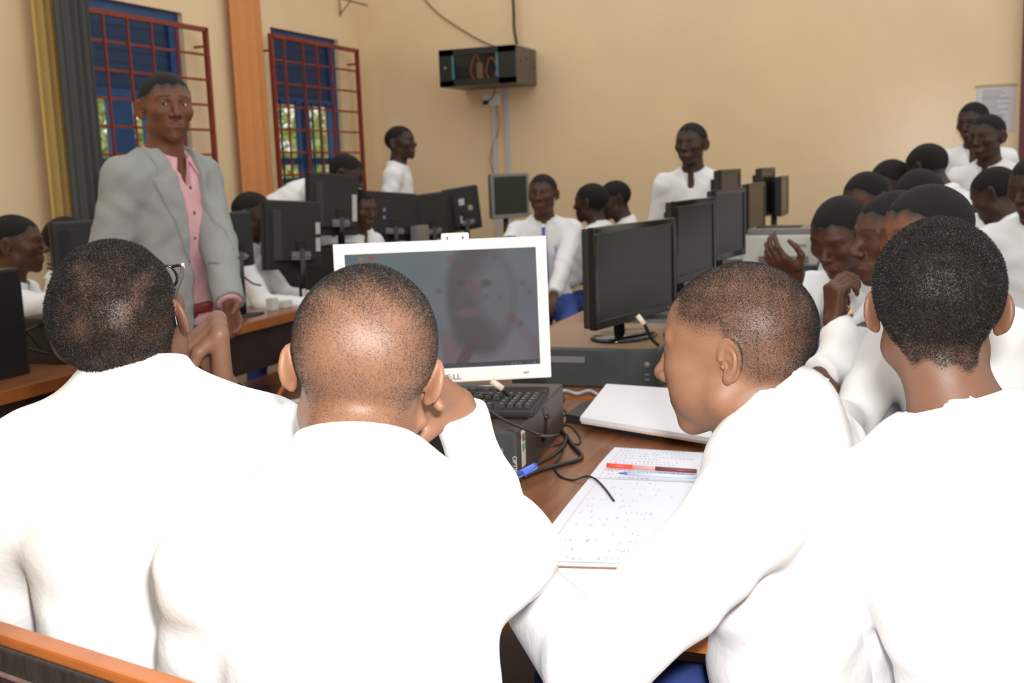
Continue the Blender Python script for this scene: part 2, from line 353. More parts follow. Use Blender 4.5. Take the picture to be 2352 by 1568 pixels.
def make_collar(par, N, tf, ts, nd, cb, k, base, m=None, gap=.28, open_=0.):
    f2 = tf-nd*(tf@nd); f2 /= np.linalg.norm(f2); s2 = np.cross(f2, nd); n = 40; vs_ = []; sec = None
    for i in range(n+1):
        u = i/n; th = gap+(2*math.pi-2*gap)*u; fr = math.exp(-(min(u, 1-u)/.10)**2); ct, st = math.cos(th), math.sin(th)
        tip = fr*.040; dn = .020*max(ct, 0); hb = -.004-.030*max(ct, 0); fl = open_*fr
        sec = [(.067, hb-.016), (.061, .034-dn), (.0665, .038-dn), (.083+fl*.03, .002-dn-tip), (.0795+fl*.03, .000-dn-tip), (.0700, .026-dn), (.0715, hb-.016)]
        rot = (.22*fr*(1 if u < .5 else -1))
        for j, (r_, h_) in enumerate(sec):
            t2 = th+(rot if j in (3, 4) else 0); vs_.append(cb+nd*(h_*k+.012)+(f2*math.cos(t2)*(1.05)+s2*math.sin(t2))*r_*k+f2*(.012*k*max(ct, 0)))
    m_ = len(sec); fs = [(i*m_+j, i*m_+(j+1) % m_, (i+1)*m_+(j+1) % m_, (i+1)*m_+j) for i in range(n) for j in range(m_)]+[tuple(range(m_))[::-1], tuple(n*m_+j for j in range(m_))]
    mb = MB(); mb.add([v-base for v in vs_], fs, False); return mb.obj('collar', m or M_SHIRT, par)
TOP = {}
def person(label, hc, yaw, tyaw=None, pitch=0, roll=0, lean=0, side=0, k=1.0, hs=1.0, skin=1, seated=True, seat=.47, arms=(None, None), P=None, res=.006, hres=None, sres=.009, ures=None,
           shirt=True, hair='shell', collar=True, dens=1.0, sleeve=1.0, slk=1.0, legs=True, badge=False, tie=False, group=None, neck=None, hair_len=.0035, hair_n=0, jacket=False, bald=.0, wrinkle=1.0, wide=1.0, legyaw=None, trouser=None, hairpat=None, nl=.085, drop=.060, nx=(0, 0, 0), so=.014):
    P = dict(P or {}); yaw = R(yaw); tyaw = yaw if tyaw is None else R(tyaw); lean = R(lean)
    M = frame(yaw, R(pitch), R(roll)); hc = np.array(hc, float)
    T = frame(tyaw, lean, R(side)); ts, tf, tu = T[:, 0], T[:, 1], T[:, 2]
    N = hc-M[:, 2]*.075*hs-M[:, 1]*.022*hs-tu*nl*k-tf*.018*k+np.array(nx, float) if neck is None else np.array(neck, float)      # base of the neck
    Pv = N-tu*.50*k                                                                                       # pelvis
    sh = {sd: N+ts*sd*.168*k*wide-tu*drop*k-tf*.005 for sd in (-1, 1)}
    base = np.array([Pv[0], Pv[1], 0.])
    Lf = lambda q: ((q-hc.astype(np.float32))@M.astype(np.float32))/hs
    Tn = lambda q: (q-N.astype(np.float32))@T.astype(np.float32)/k                                          # torso-local
    # arms
    A = {}
    for sd, a in ((-1, arms[0]), (1, arms[1])):
        a = dict(a or {}); S = sh[sd]
        if 'to' not in a:
            if seated: a['to'] = N+tf*.36*k-tu*.33*k+ts*sd*.12*k
            else: a['to'] = N+tf*.05*k-tu*.56*k+ts*sd*.24*k
        pole = a.get('pole', (ts*sd*.5-tu*.8-tf*.3) if seated else (ts*sd*.4-tf*.8))
        E_, W_ = ik(S, a['to'], .285*k, .25*k, pole)
        d = a.get('d', W_-E_); pn = a.get('pn', -tu if seated else -ts*sd); 
        cu = a.get('curl', [.35, .4, .45, .5]); 
        hp = hand_caps(W_, d, pn, a.get('thumb', 1 if np.cross(d, pn)@(-ts*sd) > 0 else -1), cu, k*.98*a.get('hk', 1), a.get('tc', .45))
        A[sd] = (S, E_, W_, hp, a)
    # legs
    LG = {}; ly = frame(tyaw if legyaw is None else R(legyaw)); lf, ls = ly[:, 1], ly[:, 0]
    for sd in (-1, 1):
        hp_ = Pv+ls*sd*.095*k-np.array([0, 0, .02])
        if seated: kn = hp_+lf*.42*k+ls*sd*.06+np.array([0, 0, max(-.05, min(.05, .50-hp_[2]))]); kn[2] = min(kn[2], .56); an = np.array([kn[0]+lf[0]*.03, kn[1]+lf[1]*.03, .09])
        else: an = np.array([hp_[0]+ls[0]*sd*.03, hp_[1]+ls[1]*sd*.03, .09]); kn = (hp_+an)/2+lf*.015
        LG[sd] = (hp_, kn, an)
    def neckd(q): return cap(q, N-tu*.02, hc-M[:, 2]*.045*hs-M[:, 1]*.018*hs, .063*k if not P.get('thin') else .055*k, .054*hs)
    def torso(q, o=0.):
        t = Tn(q); d = ell(t, (0, -.005, -.17), (.150*wide+o, .098+o, .20+o)); d = smn(d, ell(t, (0, .0, -.37), (.135+o, .092+o, .17+o)), .05); d = smn(d, ell(t, (0, -.01, -.50), (.158+o, .11+o, .10+o)), .05)*k
        for sd in (-1, 1): d = smn(d, cap(q, N-tu*.06*k+ts*sd*.06*k, sh[sd], .056*k+o*.8, .048*k+o*.8), .04); d = smn(d, cap(q, N+tu*.012*k-tf*.012, sh[sd]-ts*sd*.03, .040*k+o*.6, .040*k+o*.6), .04)
        return d
    def armd(q, sd, o=0., frac=1.0):
        S, E_, W_, hp, a = A[sd]; e = cap(q, S, E_, .050*k+o, .040*k+o); W2 = E_+(W_-E_)*frac
        return smn(e, cap(q, E_, W2, .040*k+o, (.040-.013*frac)*k+o), .015)
    def body(q):
        d = bound(q, hc, .15*hs, lambda x: head_sdf(Lf(x), P)*hs, .045)
        d = smn(d, neckd(q), .022); d = smn(d, torso(q, -.012), .03)
        for sd in (-1, 1):
            d = smn(d, armd(q, sd, -.004), .02); W_ = A[sd][2]; hm = W_+(A[sd][3][0][1][1]-W_)
            d = smn(d, bound(q, hm, .15, lambda x: hand_sdf(x, A[sd][3]), .03), .012)
        return d
    pts = [hc, N, Pv]+[A[sd][i] for sd in (-1, 1) for i in (0, 1, 2)]+[f[1] for sd in (-1, 1) for f in A[sd][3][1]]
    pts = np.array(pts); lo, hi = pts.min(0)-.13, pts.max(0)+.13; hi[2] = max(hi[2], hc[2]+.15)
    def masks(V):
        l = Lf(V.astype(np.float32)); hl = hairline(l, P.get('seed', 0)); near = np.linalg.norm(l, axis=1) < .17
        m = np.clip(hl/(P.get('fade', .010) if hair == 'strand' else .022)+(P.get('fo', .5) if hair == 'strand' else .75), 0, 1)*near*(l[:, 2] > -.09)
        la = l.copy(); la[:, 0] = np.abs(l[:, 0]); ear = bound(la, (.082, -.022, -.004), .05, lambda q: ear_sdf(q, 1, P.get('ear', 1.0)), .02) < .0018; m = np.where(ear, 0, m)
        fade = .55+.45*np.clip((l[:, 2]+.06)/.09, 0, 1); m = m*fade*dens
        if hairpat is not None: m = m*hairpat(l)
        ax_ = np.abs(l[:, 0]); br = np.exp(-(((l[:, 2]-.0335+.10*(ax_-.03)**1*(ax_ > .03))/.0035)**2))*(ax_ > .012)*(ax_ < .052)*(l[:, 1] > .05)
        if not P.get('nobrow'): m = np.maximum(m, br*.85)
        lip = np.exp(-((np.clip(np.abs(l[:, 2]+.0565)-.005, 0, 1)/.004)**2))*(ax_ < .026)*(l[:, 1] > .085)
        return np.stack([m, lip*.6, 0*m, 0*m+1], 1)
    zones = P.get('zones') or []
    if P.get('earzone'): zones = list(zones)+[(hc+M@np.array([P['earzone']*.080, -.022, -.004])*hs, np.array([.036, .036, .042]), .0011)]
    if hres: zones = list(zones)+[(hc+np.array([0, 0, -.035]), np.array([.145, .145, .185])*hs, hres)]
    VV, QQ, off = [], [], 0
    V, Q = surf(body, lo, hi, res); c = V[Q].mean(1) if len(Q) else None; keep = np.ones(len(Q), bool)
    for zc, zh, zr in zones: keep &= ~(np.abs(c-zc) < (np.array(zh)-res*1.0)).all(1)
    VV.append(V); QQ.append(Q[keep]); off = len(V)
    for zi, (zc, zh, zr) in enumerate(zones):
        V, Q = surf(body, np.array(zc)-zh, np.array(zc)+zh, zr)
        ccc = V[Q].mean(1); kp = np.ones(len(Q), bool)
        for (oc, oh, orr) in zones[:zi]: kp &= ~(np.abs(ccc-oc) < (np.array(oh)-zr*1.0)).all(1)
        kp &= (ccc < np.array(zc)+zh).all(1)
        VV.append(V); QQ.append(Q[kp]+off); off += len(V)
    V = np.concatenate(VV); Q = np.concatenate(QQ)
    used = np.unique(Q); rm = -np.ones(len(V), int); rm[used] = np.arange(len(used)); V = V[used]; Q = rm[Q]; at = masks(V)
    o = np_mesh('person', V-base, Q, skin_mat('skin_%d' % skin, SKINS[skin]) if hair != 'strand' else skin_mat('skin_close_%d' % skin, SKINS[skin], hair=(.035, .024, .019)), attr=at)
    o.location = tuple(base); tag(o, label, 'person', group)
    # eyes
    if P.get('eyes'):
        for sd in (-1, 1):
            mb = MB(); pc = hc+M@(np.array([sd*.031, .0725, .009])*hs)-base
            th = np.linspace(0, math.pi, 13); prof = [(.0138*hs*math.sin(t), -.0138*hs*math.cos(t)) for t in th]; Z = Vector(M[:, 1]) if P.get('gaze') is None else Vector(P['gaze']).normalized()
            rq = Vector((0, 0, 1)).rotation_difference(Z).to_matrix(); mb.lathe(prof, n=16); mb.v = [tuple(rq@Vector(v)+Vector(pc)) for v in mb.v]; e = mb.obj('eye', M_EYE, o)
            mb = MB(); prof = [(.0001, .0140*hs), (.0035*hs, .0137*hs), (.0062*hs, .0127*hs), (.0062*hs, .0118*hs)]; mb.lathe(prof[::-1], n=16); mb.v = [tuple(rq@Vector(v)+Vector(pc)) for v in mb.v]; mb.obj('iris', M_IRIS, e)
    # hair
    hr = hres or res
    if hair == 'shell':
        def hf(q):
            l = Lf(q); d = head_sdf(l, dict(P, hi=False))*hs-hair_len*.35; hlv = hairline(l, P.get('seed', 0))*hs-.003; la = l.copy(); la[:, 0] = np.abs(l[:, 0]); es = bound(la, (.082, -.022, -.004), .05, lambda z: ear_sdf(z, 1, P.get('ear', 1.0)), .02)*hs-.001; hlv = np.minimum(hlv, es)
            return smx(d, -hlv, .008)
        V, Q = surf(lambda q: bound(q, hc, .14*hs, hf, .02), hc-.15*hs, hc+.15*hs, max(hr, .0045)); np_mesh('hair', V-base, Q, M_HAIR, o)
    elif hair == 'strand':
        tri = V[Q[:, :3]]; nrm = np.cross(tri[:, 1]-tri[:, 0], tri[:, 2]-tri[:, 0]); ar = np.linalg.norm(nrm, axis=1)+1e-12; nrm = nrm/ar[:, None]; cen = V[Q].mean(1); out = (cen-hc); flip = (nrm*out).sum(1) < 0; nrm[flip] *= -1
        mm = masks(cen)[:, 0]; mm = np.where((np.abs(Lf(cen.astype(np.float32))[:, 2]-.034) < .012) & (Lf(cen.astype(np.float32))[:, 1] > .05), 0, mm)
        pr = ar*np.clip(mm, 0, 1)**1.3; pr /= pr.sum(); f = RNG.choice(len(Q), hair_n, p=pr); u, v = RNG.random((2, hair_n, 1))
        b = (V[Q[f, 0]]*(1-u)+V[Q[f, 1]]*u)*(1-v)+(V[Q[f, 3]]*(1-u)+V[Q[f, 2]]*u)*v; n_ = nrm[f]
        ph = np.sin(b*260)+np.sin(b[:, ::-1]*197+1.3); dr = n_*.75+.55*ph/2+RNG.normal(0, .55, (hair_n, 3)); dr /= np.linalg.norm(dr, axis=1, keepdims=True)
        ln = hair_len*(.55+.75*RNG.random((hair_n, 1)))*np.clip(mm[f][:, None]*1.3, .35, 1); sdv = np.cross(dr, RNG.normal(0, 1, (hair_n, 3))); sdv /= np.linalg.norm(sdv, axis=1, keepdims=True); wd = .00019
        d2 = dr+RNG.normal(0, .8, (hair_n, 3)); d2 /= np.linalg.norm(d2, axis=1, keepdims=True); mid = b+dr*ln*.55; tip = mid+d2*ln*.5
        VS = np.stack([b-sdv*wd, b+sdv*wd, mid+sdv*wd, mid-sdv*wd, tip+sdv*wd*.5, tip-sdv*wd*.5], 1).reshape(-1, 3); i = np.arange(hair_n)[:, None]*6
        QS = np.concatenate([i+[0, 1, 2, 3], i+[3, 2, 4, 5]]); np_mesh('hair', VS-base, QS, MATS.get('hair_strands') or mat('hair_strands', (.014, .011, .010), .5, spec=.38), o, smooth=False)
    # shirt
    jz = slice(None)
    def wr(q, amp):
        return amp*(np.sin(q[:, 0]*31+2.3*np.sin(q[:, 2]*17)+q[:, 1]*13)*np.sin(q[:, 2]*23+1.7*np.sin(q[:, 0]*19))+.5*np.sin(q[:, 0]*57+q[:, 1]*43+3*np.sin(q[:, 2]*29)))
    na = hc-M[:, 2]*.045*hs-M[:, 1]*.018*hs; nd = na-N; nd = nd/np.linalg.norm(nd); cb = N-nd*.012
    def shirtf(q, o=so, cuff=True):
        d = torso(q, o); t = Tn(q)
        for sd in (-1, 1): d = smn(d, armd(q, sd, o*slk, sleeve), .03)
        d = d+wr(q, .0035*wrinkle)
        for sd in (-1, 1):
            S, E_, W_, hp, a = A[sd]; u = W_-E_; u = u/np.linalg.norm(u); Wc = E_+(W_-E_)*sleeve-u*.003
            pl = (q-Wc.astype(np.float32))@u.astype(np.float32); near = np.sqrt(((q-Wc.astype(np.float32))**2).sum(-1)) < .12; d = np.where(near, np.maximum(d, pl), d)
        d = np.maximum(d, -(t[:, 2]+.555)*k)
        rel = q-cb.astype(np.float32); ax = rel@nd.astype(np.float32); rad = np.sqrt(np.maximum((rel**2).sum(-1)-ax*ax, 0)); hole = np.maximum(rad-.064*k, -ax-.01)
        d = smx(d, -hole, .006)
        if collar and not jacket:
            vg = np.maximum(np.abs(t[:, 0])*k-.010-.35*np.clip(t[:, 2]+.09, 0, .1), np.maximum(-(t[:, 2]+.085), -(t[:, 1]-.045))*k); d = np.maximum(d, -vg) if not tie else d
        return d
    slo, shi = lo-.03, hi+.03
    if shirt and not jacket:
        V, Q = surf(shirtf, slo, shi, sres); sho = np_mesh('shirt', V-base, Q, M_SHIRT, o)
        if collar: make_collar(sho, N, tf, ts, nd, cb, k, base)
        if badge:
            bc = N+ts*.085*k*-1-tu*.17*k+tf*.118*k-base if badge is True else np.array(badge)-base
            Rm = Matrix((ts, -tf, tu)).transposed().to_3x3()
            def pl(poly, dd, m, nm, par):
                mb = MB(); mb.prism(poly, 1, -.004-dd, -dd); mb.v = [tuple(Rm@Vector(v)+Vector(bc)) for v in mb.v]; return mb.obj(nm, m, par)
            shield = [(-.017, .018), (.017, .018), (.018, -.005), (.010, -.018), (0, -.024), (-.010, -.018), (-.018, -.005)]
            bd = pl(shield, .0, mat('badge_blue', (.12, .2, .42), .6), 'badge', sho)
            pl([(x*.72, y*.72) for x, y in shield], .001, mat('badge_pale', (.5, .56, .66), .6), 'badge_field', bd) if False else None
            mb = MB(); arc = [(.026*math.cos(t), 0, .004+.026*math.sin(t)) for t in np.linspace(.35, 2.8, 12)]; mb.tube([np.array(a)+[0, -.003, 0] for a in arc], .0022, 5); mb.tube([np.array((.016*math.cos(t), -.004, -.006+.016*math.sin(t))) for t in np.linspace(3.5, 5.9, 8)], .0022, 5); mb.v = [tuple(Rm@Vector(v)+Vector(bc)) for v in mb.v]; mb.obj('badge_lettering', mat('badge_red', (.55, .09, .07), .6), sho)
            mb = MB(); mb.prism([(x*.6, y*.5+.003) for x, y in shield], 1, -.006, -.0035); mb.v = [tuple(Rm@Vector(v)+Vector(bc)) for v in mb.v]; mb.obj('badge_field', mat('badge_pale', (.48, .54, .64), .6), sho)
        if tie:
            mb = MB(); Rm = Matrix((ts, tf, tu)).transposed().to_3x3(); c0 = N+tf*.108*k-tu*.03*k-base; 
            mb.add([Rm@Vector(v)+Vector(c0) for v in [(-.011, .006, .0), (.011, .006, 0), (.007, .012, -.03), (-.007, .012, -.03), (-.021, .030, -.17), (.021, .030, -.17), (-.022, .022, -.36), (.022, .022, -.36), (0, .02, -.40)]+[(-.011, -.012, .0), (.011, -.012, 0), (.007, -.006, -.03), (-.007, -.006, -.03), (-.021, .012, -.17), (.021, .012, -.17), (-.022, .002, -.36), (.022, .002, -.36), (0, .0, -.40)]],
                   [(0, 1, 2, 3), (3, 2, 5, 4), (4, 5, 7, 6), (6, 7, 8), (9, 12, 11, 10), (12, 13, 14, 11), (13, 15, 16, 14), (15, 17, 16), (0, 3, 12, 9), (3, 4, 13, 12), (4, 6, 15, 13), (6, 8, 17, 15), (1, 10, 11, 2), (2, 11, 14, 5), (5, 14, 16, 7), (7, 16, 17, 8), (0, 9, 10, 1)]); mb.obj('tie', M_TIE, o)
    # trousers, shoes
    if legs:
        cutb = lambda q: (Tn(q)[:, 2]+.44)*k
        def tro(q):
            d = np.maximum(torso(q, .012), cutb(q))
            for sd in (-1, 1):
                a, b, c_ = LG[sd]; e = smn(cap(q, a, b, .086*k, .066*k), cap(q, b, c_, .066*k, .052*k), .03); d = smn(d, e, .03)
            d = d+wr(q, .003); return np.maximum(d, .07-q[:, 2])
        lp = np.array([x for sd in (-1, 1) for x in LG[sd]]+[Pv]); V, Q = surf(tro, lp.min(0)-.2, lp.max(0)+.2, .014); np_mesh('trousers', V-base, Q, trouser or M_NAVY, o)
        for sd in (-1, 1):
            an = LG[sd][2]; mb = MB(); mb.lathe([(.02, 0), (.040, .002), (.045, .02), (.042, .05), (.03, .085), (.01, .09)], n=14, sy=1.0); 
            vv = [];
            for v in mb.v: 
                l_ = max(0, v[1]); q = np.array([v[0]*.95, v[1]*(2.6 if v[1] > 0 else 1.2), v[2]*(1 if v[1] < .01 else .8)]); vv.append(tuple(ls*q[0]+lf*q[1]+np.array([an[0], an[1], 0])+[0, 0, q[2]]-base))
            mb.v = vv; mb.obj('shoe', M_LEATH, o)
    return o, dict(base=base, N=N, T=T, M=M, hc=hc, A=A, Tn=Tn, surf=surf, shirtf=shirtf, torso=torso, armd=armd, wr=wr, slo=slo, shi=shi, k=k, hs=hs, cb=cb, nd=nd, Pv=Pv, LG=LG)

# ------------------------------------------------------------------ the room
XL, YB, XR, ZC = -4.40, 8.20, 3.2, 3.3
def struct(o): o['kind'] = 'structure'; return o
def wall_with_holes(name, holes, y0, y1, z0, z1, x, th, m):
    """left wall in the YZ plane; holes = (ya, yb, za, zb)"""
    ys = sorted({y0, y1, *[h[0] for h in holes], *[h[1] for h in holes]}); zs = sorted({z0, z1, *[h[2] for h in holes], *[h[3] for h in holes]}); mb = MB()
    for a, b in zip(ys, ys[1:]):
        run = None
        for c, d in zip(zs, zs[1:]):
            if any(h[0] <= a and b <= h[1] and h[2] <= c and d <= h[3] for h in holes): continue
            mb.box((x-th/2, (a+b)/2, (c+d)/2), (th, b-a, d-c))
    return struct(mb.obj(name, m))
W1 = (4.95, 5.90, .98, 2.42); W2 = (6.89, 7.85, .98, 2.44)
wall_with_holes('wall_left', [W1, W2], -1.2, YB+.22, -.02, ZC, XL, .16, M_WALL2).location.x = 0
struct(MB().box((XL/2+XR/2, YB+.11, ZC/2), (XR-XL+.3, .22, ZC+.04)).obj('wall_back', M_WALL))
struct(MB().box((XL/2+XR/2, 3.4, -.05), (XR-XL+.6, 10.2, .1)).obj('floor', M_FLOOR))
wall_with_holes('wall_right', [(-.9, 2.6, .85, 3.1), (2.8, 5.3, .85, 3.1), (5.5, 7.8, .85, 3.1)], -1.2, YB+.22, -.02, ZC, XR+.15, .30, M_WALL2)  # unseen right wall; its big openings are added to brighten the room
struct(MB().box((XL/2+XR/2, -1.35, ZC/2), (XR-XL+.6, .2, ZC+.04)).obj('wall_front', M_WALL2))  # unseen wall behind the camera, added to keep white sky out of screen reflections
def make_window(n, W, grid_y, mull, panel_h, louv):
    ya, yb, za, zb = W; x = XL-.065
    fr = MB(); t = .055
    for c, d in (((x, (ya+yb)/2, zb-t/2), (.06, yb-ya, t)), ((x, (ya+yb)/2, za+t/2), (.06, yb-ya, t)), ((x, ya+t/2, (za+zb)/2), (.06, t, zb-za-2*t)), ((x, yb-t*.9, (za+zb)/2), (.06, t*1.8, zb-za-2*t))): fr.box(c, d)
    zp = zb-panel_h; fr.box((x, (ya+yb)/2-.022, zp), (.058, yb-ya-2.8*t, .05))
    for my, mw in mull: fr.box((x+.004, my, (za+zp)/2), (.055, mw, zp-za), bev=.006)
    for zz, hh in ((1.50, .05), (1.36, .03), (1.28, .03)): fr.box((x, (ya+yb)/2-.022, zz), (.05, yb-ya-2.8*t, hh))
    f = struct(rebase(fr.obj('window_%d' % n, M_BLUE), (x, (ya+yb)/2, za)))
    o = Vector((x, (ya+yb)/2, za))
    p = MB(); p.box((-.0, 0, zp-za+panel_h/2-.02), (.02, yb-ya-.06, panel_h-.05)); 
    for i in range(7): p.box((.010, 0, zp-za+.05+i*(panel_h-.1)/6.), (.006, yb-ya-.1, .016))
    p.obj('upper_panel', M_BLUEL, f)
    g = MB(); g.box((-.02, 0, (zp-za)/2), (.004, yb-ya-.08, zp-za-.06)); g.obj('pane', mat('window_glass', (1, 1, 1), .02), f)
    if louv:
        bb = MB(); yy = ya+.09
        while yy < yb-.08:
            bb.box((.045, yy-o.y, (zp-za)/2), (.012, .012, zp-za)); yy += louv
        bb.obj('inner_bars', mat('bar_dark_blue', (.01, .02, .06), .4), f)
    sl = MB().box((.15, 0, -.02), (.20, yb-ya+.06, .04), bev=.006); sl.obj('sill', M_WALL2, f)
    return f
gl = mat('window_glass', (1, 1, 1), .02); gl.node_tree.nodes['Principled BSDF'].inputs['Transmission Weight'].default_value = 1; gl.node_tree.nodes['Principled BSDF'].inputs['IOR'].default_value = 1.02
yw = lambda px, y=300, x=XL-.065: atX(px, y, x)[1]
make_window(1, W1, None, [((yw(252)+yw(300))/2, yw(300)-yw(252)), ((yw(334)+yw(346))/2, .05)], .52, 0)
make_window(2, W2, None, [((yw(684)+yw(706))/2, yw(706)-yw(684))], .50, .11)
def grille(label, ya, yb, za, zb, yv, nz, x):
    e = empty('window_grille', (x, (ya+yb)/2, za), label, 'grille')
    f = MB(); w_ = yb-ya; h_ = zb-za; s = .028
    f.box((0, -w_/2, h_/2), (s, s, h_+s)); f.box((0, w_/2, h_/2), (s, s, h_+s)); f.box((0, 0, h_), (s, w_, s)); f.box((0, 0, 0), (s, w_, s)); f.obj('frame', M_RED, e)
    for i in range(1, nz): MB().box((0, 0, h_*i/nz), (.014, w_-s, .014)).obj('crossbar', M_RED, e)
    for y in yv: MB().box((.010, y-(ya+yb)/2, h_/2), (.012, .012, h_-s)).obj('upright_bar', M_RED, e)
    for z in (.1, h_-.1):
        for y in (-w_/2, w_/2): MB().tube([(0, y, z), (XL-x-.02, y, z)], .008).obj('bracket', M_RED, e)
grille('large red steel window grille behind the man in the grey jacket', 4.90, yw(472, 80, XL+.09), .92, 2.32, [yw(p, 60, XL+.09) for p in (234, 289, 343, 400)], 9, XL+.09)
grille('smaller red steel window grille next to the back corner', yw(622, 100, XL+.09), yw(820, 130, XL+.09), .92, 2.36, [yw(p, 110, XL+.09) for p in (650, 692, 724, 756)], 9, XL+.09)
def curtain(label, y0, y1, amp, nf, m, cat='curtain', z0=.55, z1=2.72, x=XL+.10):
    mb = MB(); n = nf*12; rows = [z0, z0+(z1-z0)*.33, z0+(z1-z0)*.66, z1-.03, z1]; th = .006; vs_ = []
    for side in (0, 1):
        for j, z in enumerate(rows):
            for i in range(n+1):
                u = i/n; a = amp*(1-.25*j/4)*(math.sin(u*nf*2*math.pi)+.35*math.sin(u*nf*2*math.pi*2.3+1)); vs_.append((a+side*th, (u-.5)*(y1-y0)*(1+.04*(4-j)/4), z-z0))
    W_ = n+1; K = W_*5; fs = []
    for s_ in (0, 1):
        for j in range(4):
            for i in range(n): q = (s_*K+j*W_+i, s_*K+j*W_+i+1, s_*K+(j+1)*W_+i+1, s_*K+(j+1)*W_+i); fs.append(q if s_ else q[::-1])
    for j in range(4): fs += [(j*W_, (j+1)*W_, K+(j+1)*W_, K+j*W_), (j*W_+n, K+j*W_+n, K+(j+1)*W_+n, (j+1)*W_+n)]
    for i in range(n): fs += [(i, K+i, K+i+1, i+1), (4*W_+i, 4*W_+i+1, K+4*W_+i+1, K+4*W_+i)]
    mb.add(vs_, fs, True); o = mb.obj('curtain', m, None, (x, (y0+y1)/2, z0)); tag(o, label, cat); return o
def cy(px, x): return atX(px, 0, x)[1]
curtain('yellow curtain hanging left of the grey curtain', cy(68, XL+.07), cy(118, XL+.07), .016, 3, M_YCUR, x=XL+.07)
curtain('dark grey curtain drawn to the left edge of the large window', cy(120, XL+.19), cy(198, XL+.19), .020, 4, M_GCUR, x=XL+.19)
curtain('orange curtain hanging between the two windows', cy(524, XL+.05), cy(594, XL+.05), .012, 3, M_OCUR, x=XL+.05)
for y0, y1, lb in ((4.35, 6.1, 'thin curtain rail above the large window'), (6.2, 8.15, 'thin curtain rail above the smaller window')):
    tag(MB().tube([(0, 0, 0), (0, y1-y0, 0)], .008).obj('curtain_rail', M_SILVD, None, (XL+.12, y0, 2.73)), lb, 'rail')
# bracket high in the corner
mb = MB(); mb.tube([(0, 0, 0), (.0, 0, .16)], .006).tube([(0, 0, .02), (.10, -.02, .10), (.13, -.02, .17)], .005)
tag(mb.obj('wall_bracket', mat('rusty_metal', (.25, .13, .07), .6), None, (XL+.02, YB-.32, 2.62)), 'small rusty bracket high up in the wall corner', 'bracket')
# door on the back wall
dx = .545
d = struct(MB().box((0, 0, 0), (1.0, .05, 2.6)).obj('door_1', M_DOOR, None, (dx+.62, YB-.03, 1.3)))
struct(MB().box((0, 0, 0), (.07, .09, 2.66), bev=.005).obj('trim_1', M_DOOR, None, (dx+.035, YB-.045, 1.33)))
# notice sheet on the back wall
c0, c1 = atY(2244, 200, YB), atY(2328, 300, YB); e = empty('notice_sheet', ((c0[0]+c1[0])/2, YB-.004, (c0[2]+c1[2])/2), 'printed notice sheet taped on the back wall beside the door', 'notice')
def notice_paint(u, v):
    c = np.full((len(u), 3), .62); c[:, 2] = .66; ln = (np.sin(v*2*math.pi*17) > .1)&(u > .14)&(u < .55+.33*np.sin(np.floor(v*17)*7.7)**2)&(v > .12)&(v < .93); c[ln] *= .55; return c
paint_grid('printed_page', c1[0]-c0[0], c0[2]-c1[2], 60, 90, notice_paint, vcol_mat('printed_paper', .8), e, (0, 0, 0))
MB().box((0, -.001, (c0[2]-c1[2])/2+.004), (c1[0]-c0[0]+.02, .004, .016)).obj('tape', mat('tape_tan', (.50, .36, .17), .5), e)
# network cabinet
def cabinet():
    a, b = atY(1011, 160, YB-.45), atY(1186, 145, YB-.45); zt = atY(1098, 109, YB-.45)[2]; zb = atY(1100, 195, YB-.45)[2]; W_ = b[0]-a[0]; H_ = zt-zb; D_ = .44
    e = empty('network_cabinet', ((a[0]+b[0])/2, YB-.23, zb), 'black wall-mounted network cabinet with a glass front door', 'cabinet')
    MB().box((0, .0, H_/2), (W_, D_, H_), bev=.006).obj('case', mat('cabinet_metal', (.055, .045, .04), .35, spec=.6), e)
    f = MB(); y = -D_/2-.008
    for c, d in (((0, y, H_-.025), (W_, .02, .05)), ((0, y, .022), (W_, .02, .044)), ((-W_/2+.06, y, H_/2), (.12, .02, H_)), ((W_/2-.07, y, H_/2), (.14, .02, H_))): f.box(c, d, bev=.003)
    dr = f.obj('door', M_BLACK, e)
    MB().box((0, y+.002, H_/2), (W_-.2, .006, H_-.08)).obj('pane', mat('smoked_glass', (.015, .02, .02), .08), dr)
    for x in (-W_/2+.115, W_/2-.145): MB().box((x, y-.012, H_/2), (.018, .004, H_-.10)).obj('pale_blue_strip', mat('strip_blue', (.07, .17, .22), .4), dr)
    MB().lathe([(.0, 0), (.011, 0), (.011, .006), (0, .007)], n=12).obj('lock', M_SILVD, dr, (-W_/2+.05, y-.01, H_/2), (R(90), 0, 0))
    for x, zz, r_ in ((.0, .42, .9), (.12, .45, .8), (.2, .35, .7)):
        pts = smooth_path([(x-.03, y-.002, H_*.15), (x-.06*r_, y-.004, H_*.4), (x-.01, y-.004, H_*.75*r_+.03), (x+.035, y-.004, H_*.45), (x+.01, y-.002, H_*.18)], 5); MB().tube(pts, .004, 6).obj('patch_cable', mat('cable_orange', (.35, .06, .015), .5), e)
    MB().box((.02, y-.001, H_*.38), (.05, .004, H_*.42)).obj('equipment', mat('equipment_brown', (.10, .085, .06), .5), e)
    for yy, zz in ((-.12, .16), (.0, .19), (.15, .13)): MB().lathe([(0, 0), (.010, 0), (.010, .002), (0, .002)], n=10).obj('knockout', M_BLACK, e, (W_/2+.001, yy, zz), (0, R(90), 0))
    return e, a, b, zt, zb
cabinet()
def cable(name, pts, r, m, label=None, cat='cable', group=None, parent=None, n=6, loc=None):
    p = smooth_path(pts, n); o0 = np.array(p[0], float); mb = MB(); mb.tube([np.array(q)-o0 for q in p], r, 6); o = mb.obj(name, m, parent, o0); 
    if label: tag(o, label, cat, group)
    return o
ybw = YB-.012
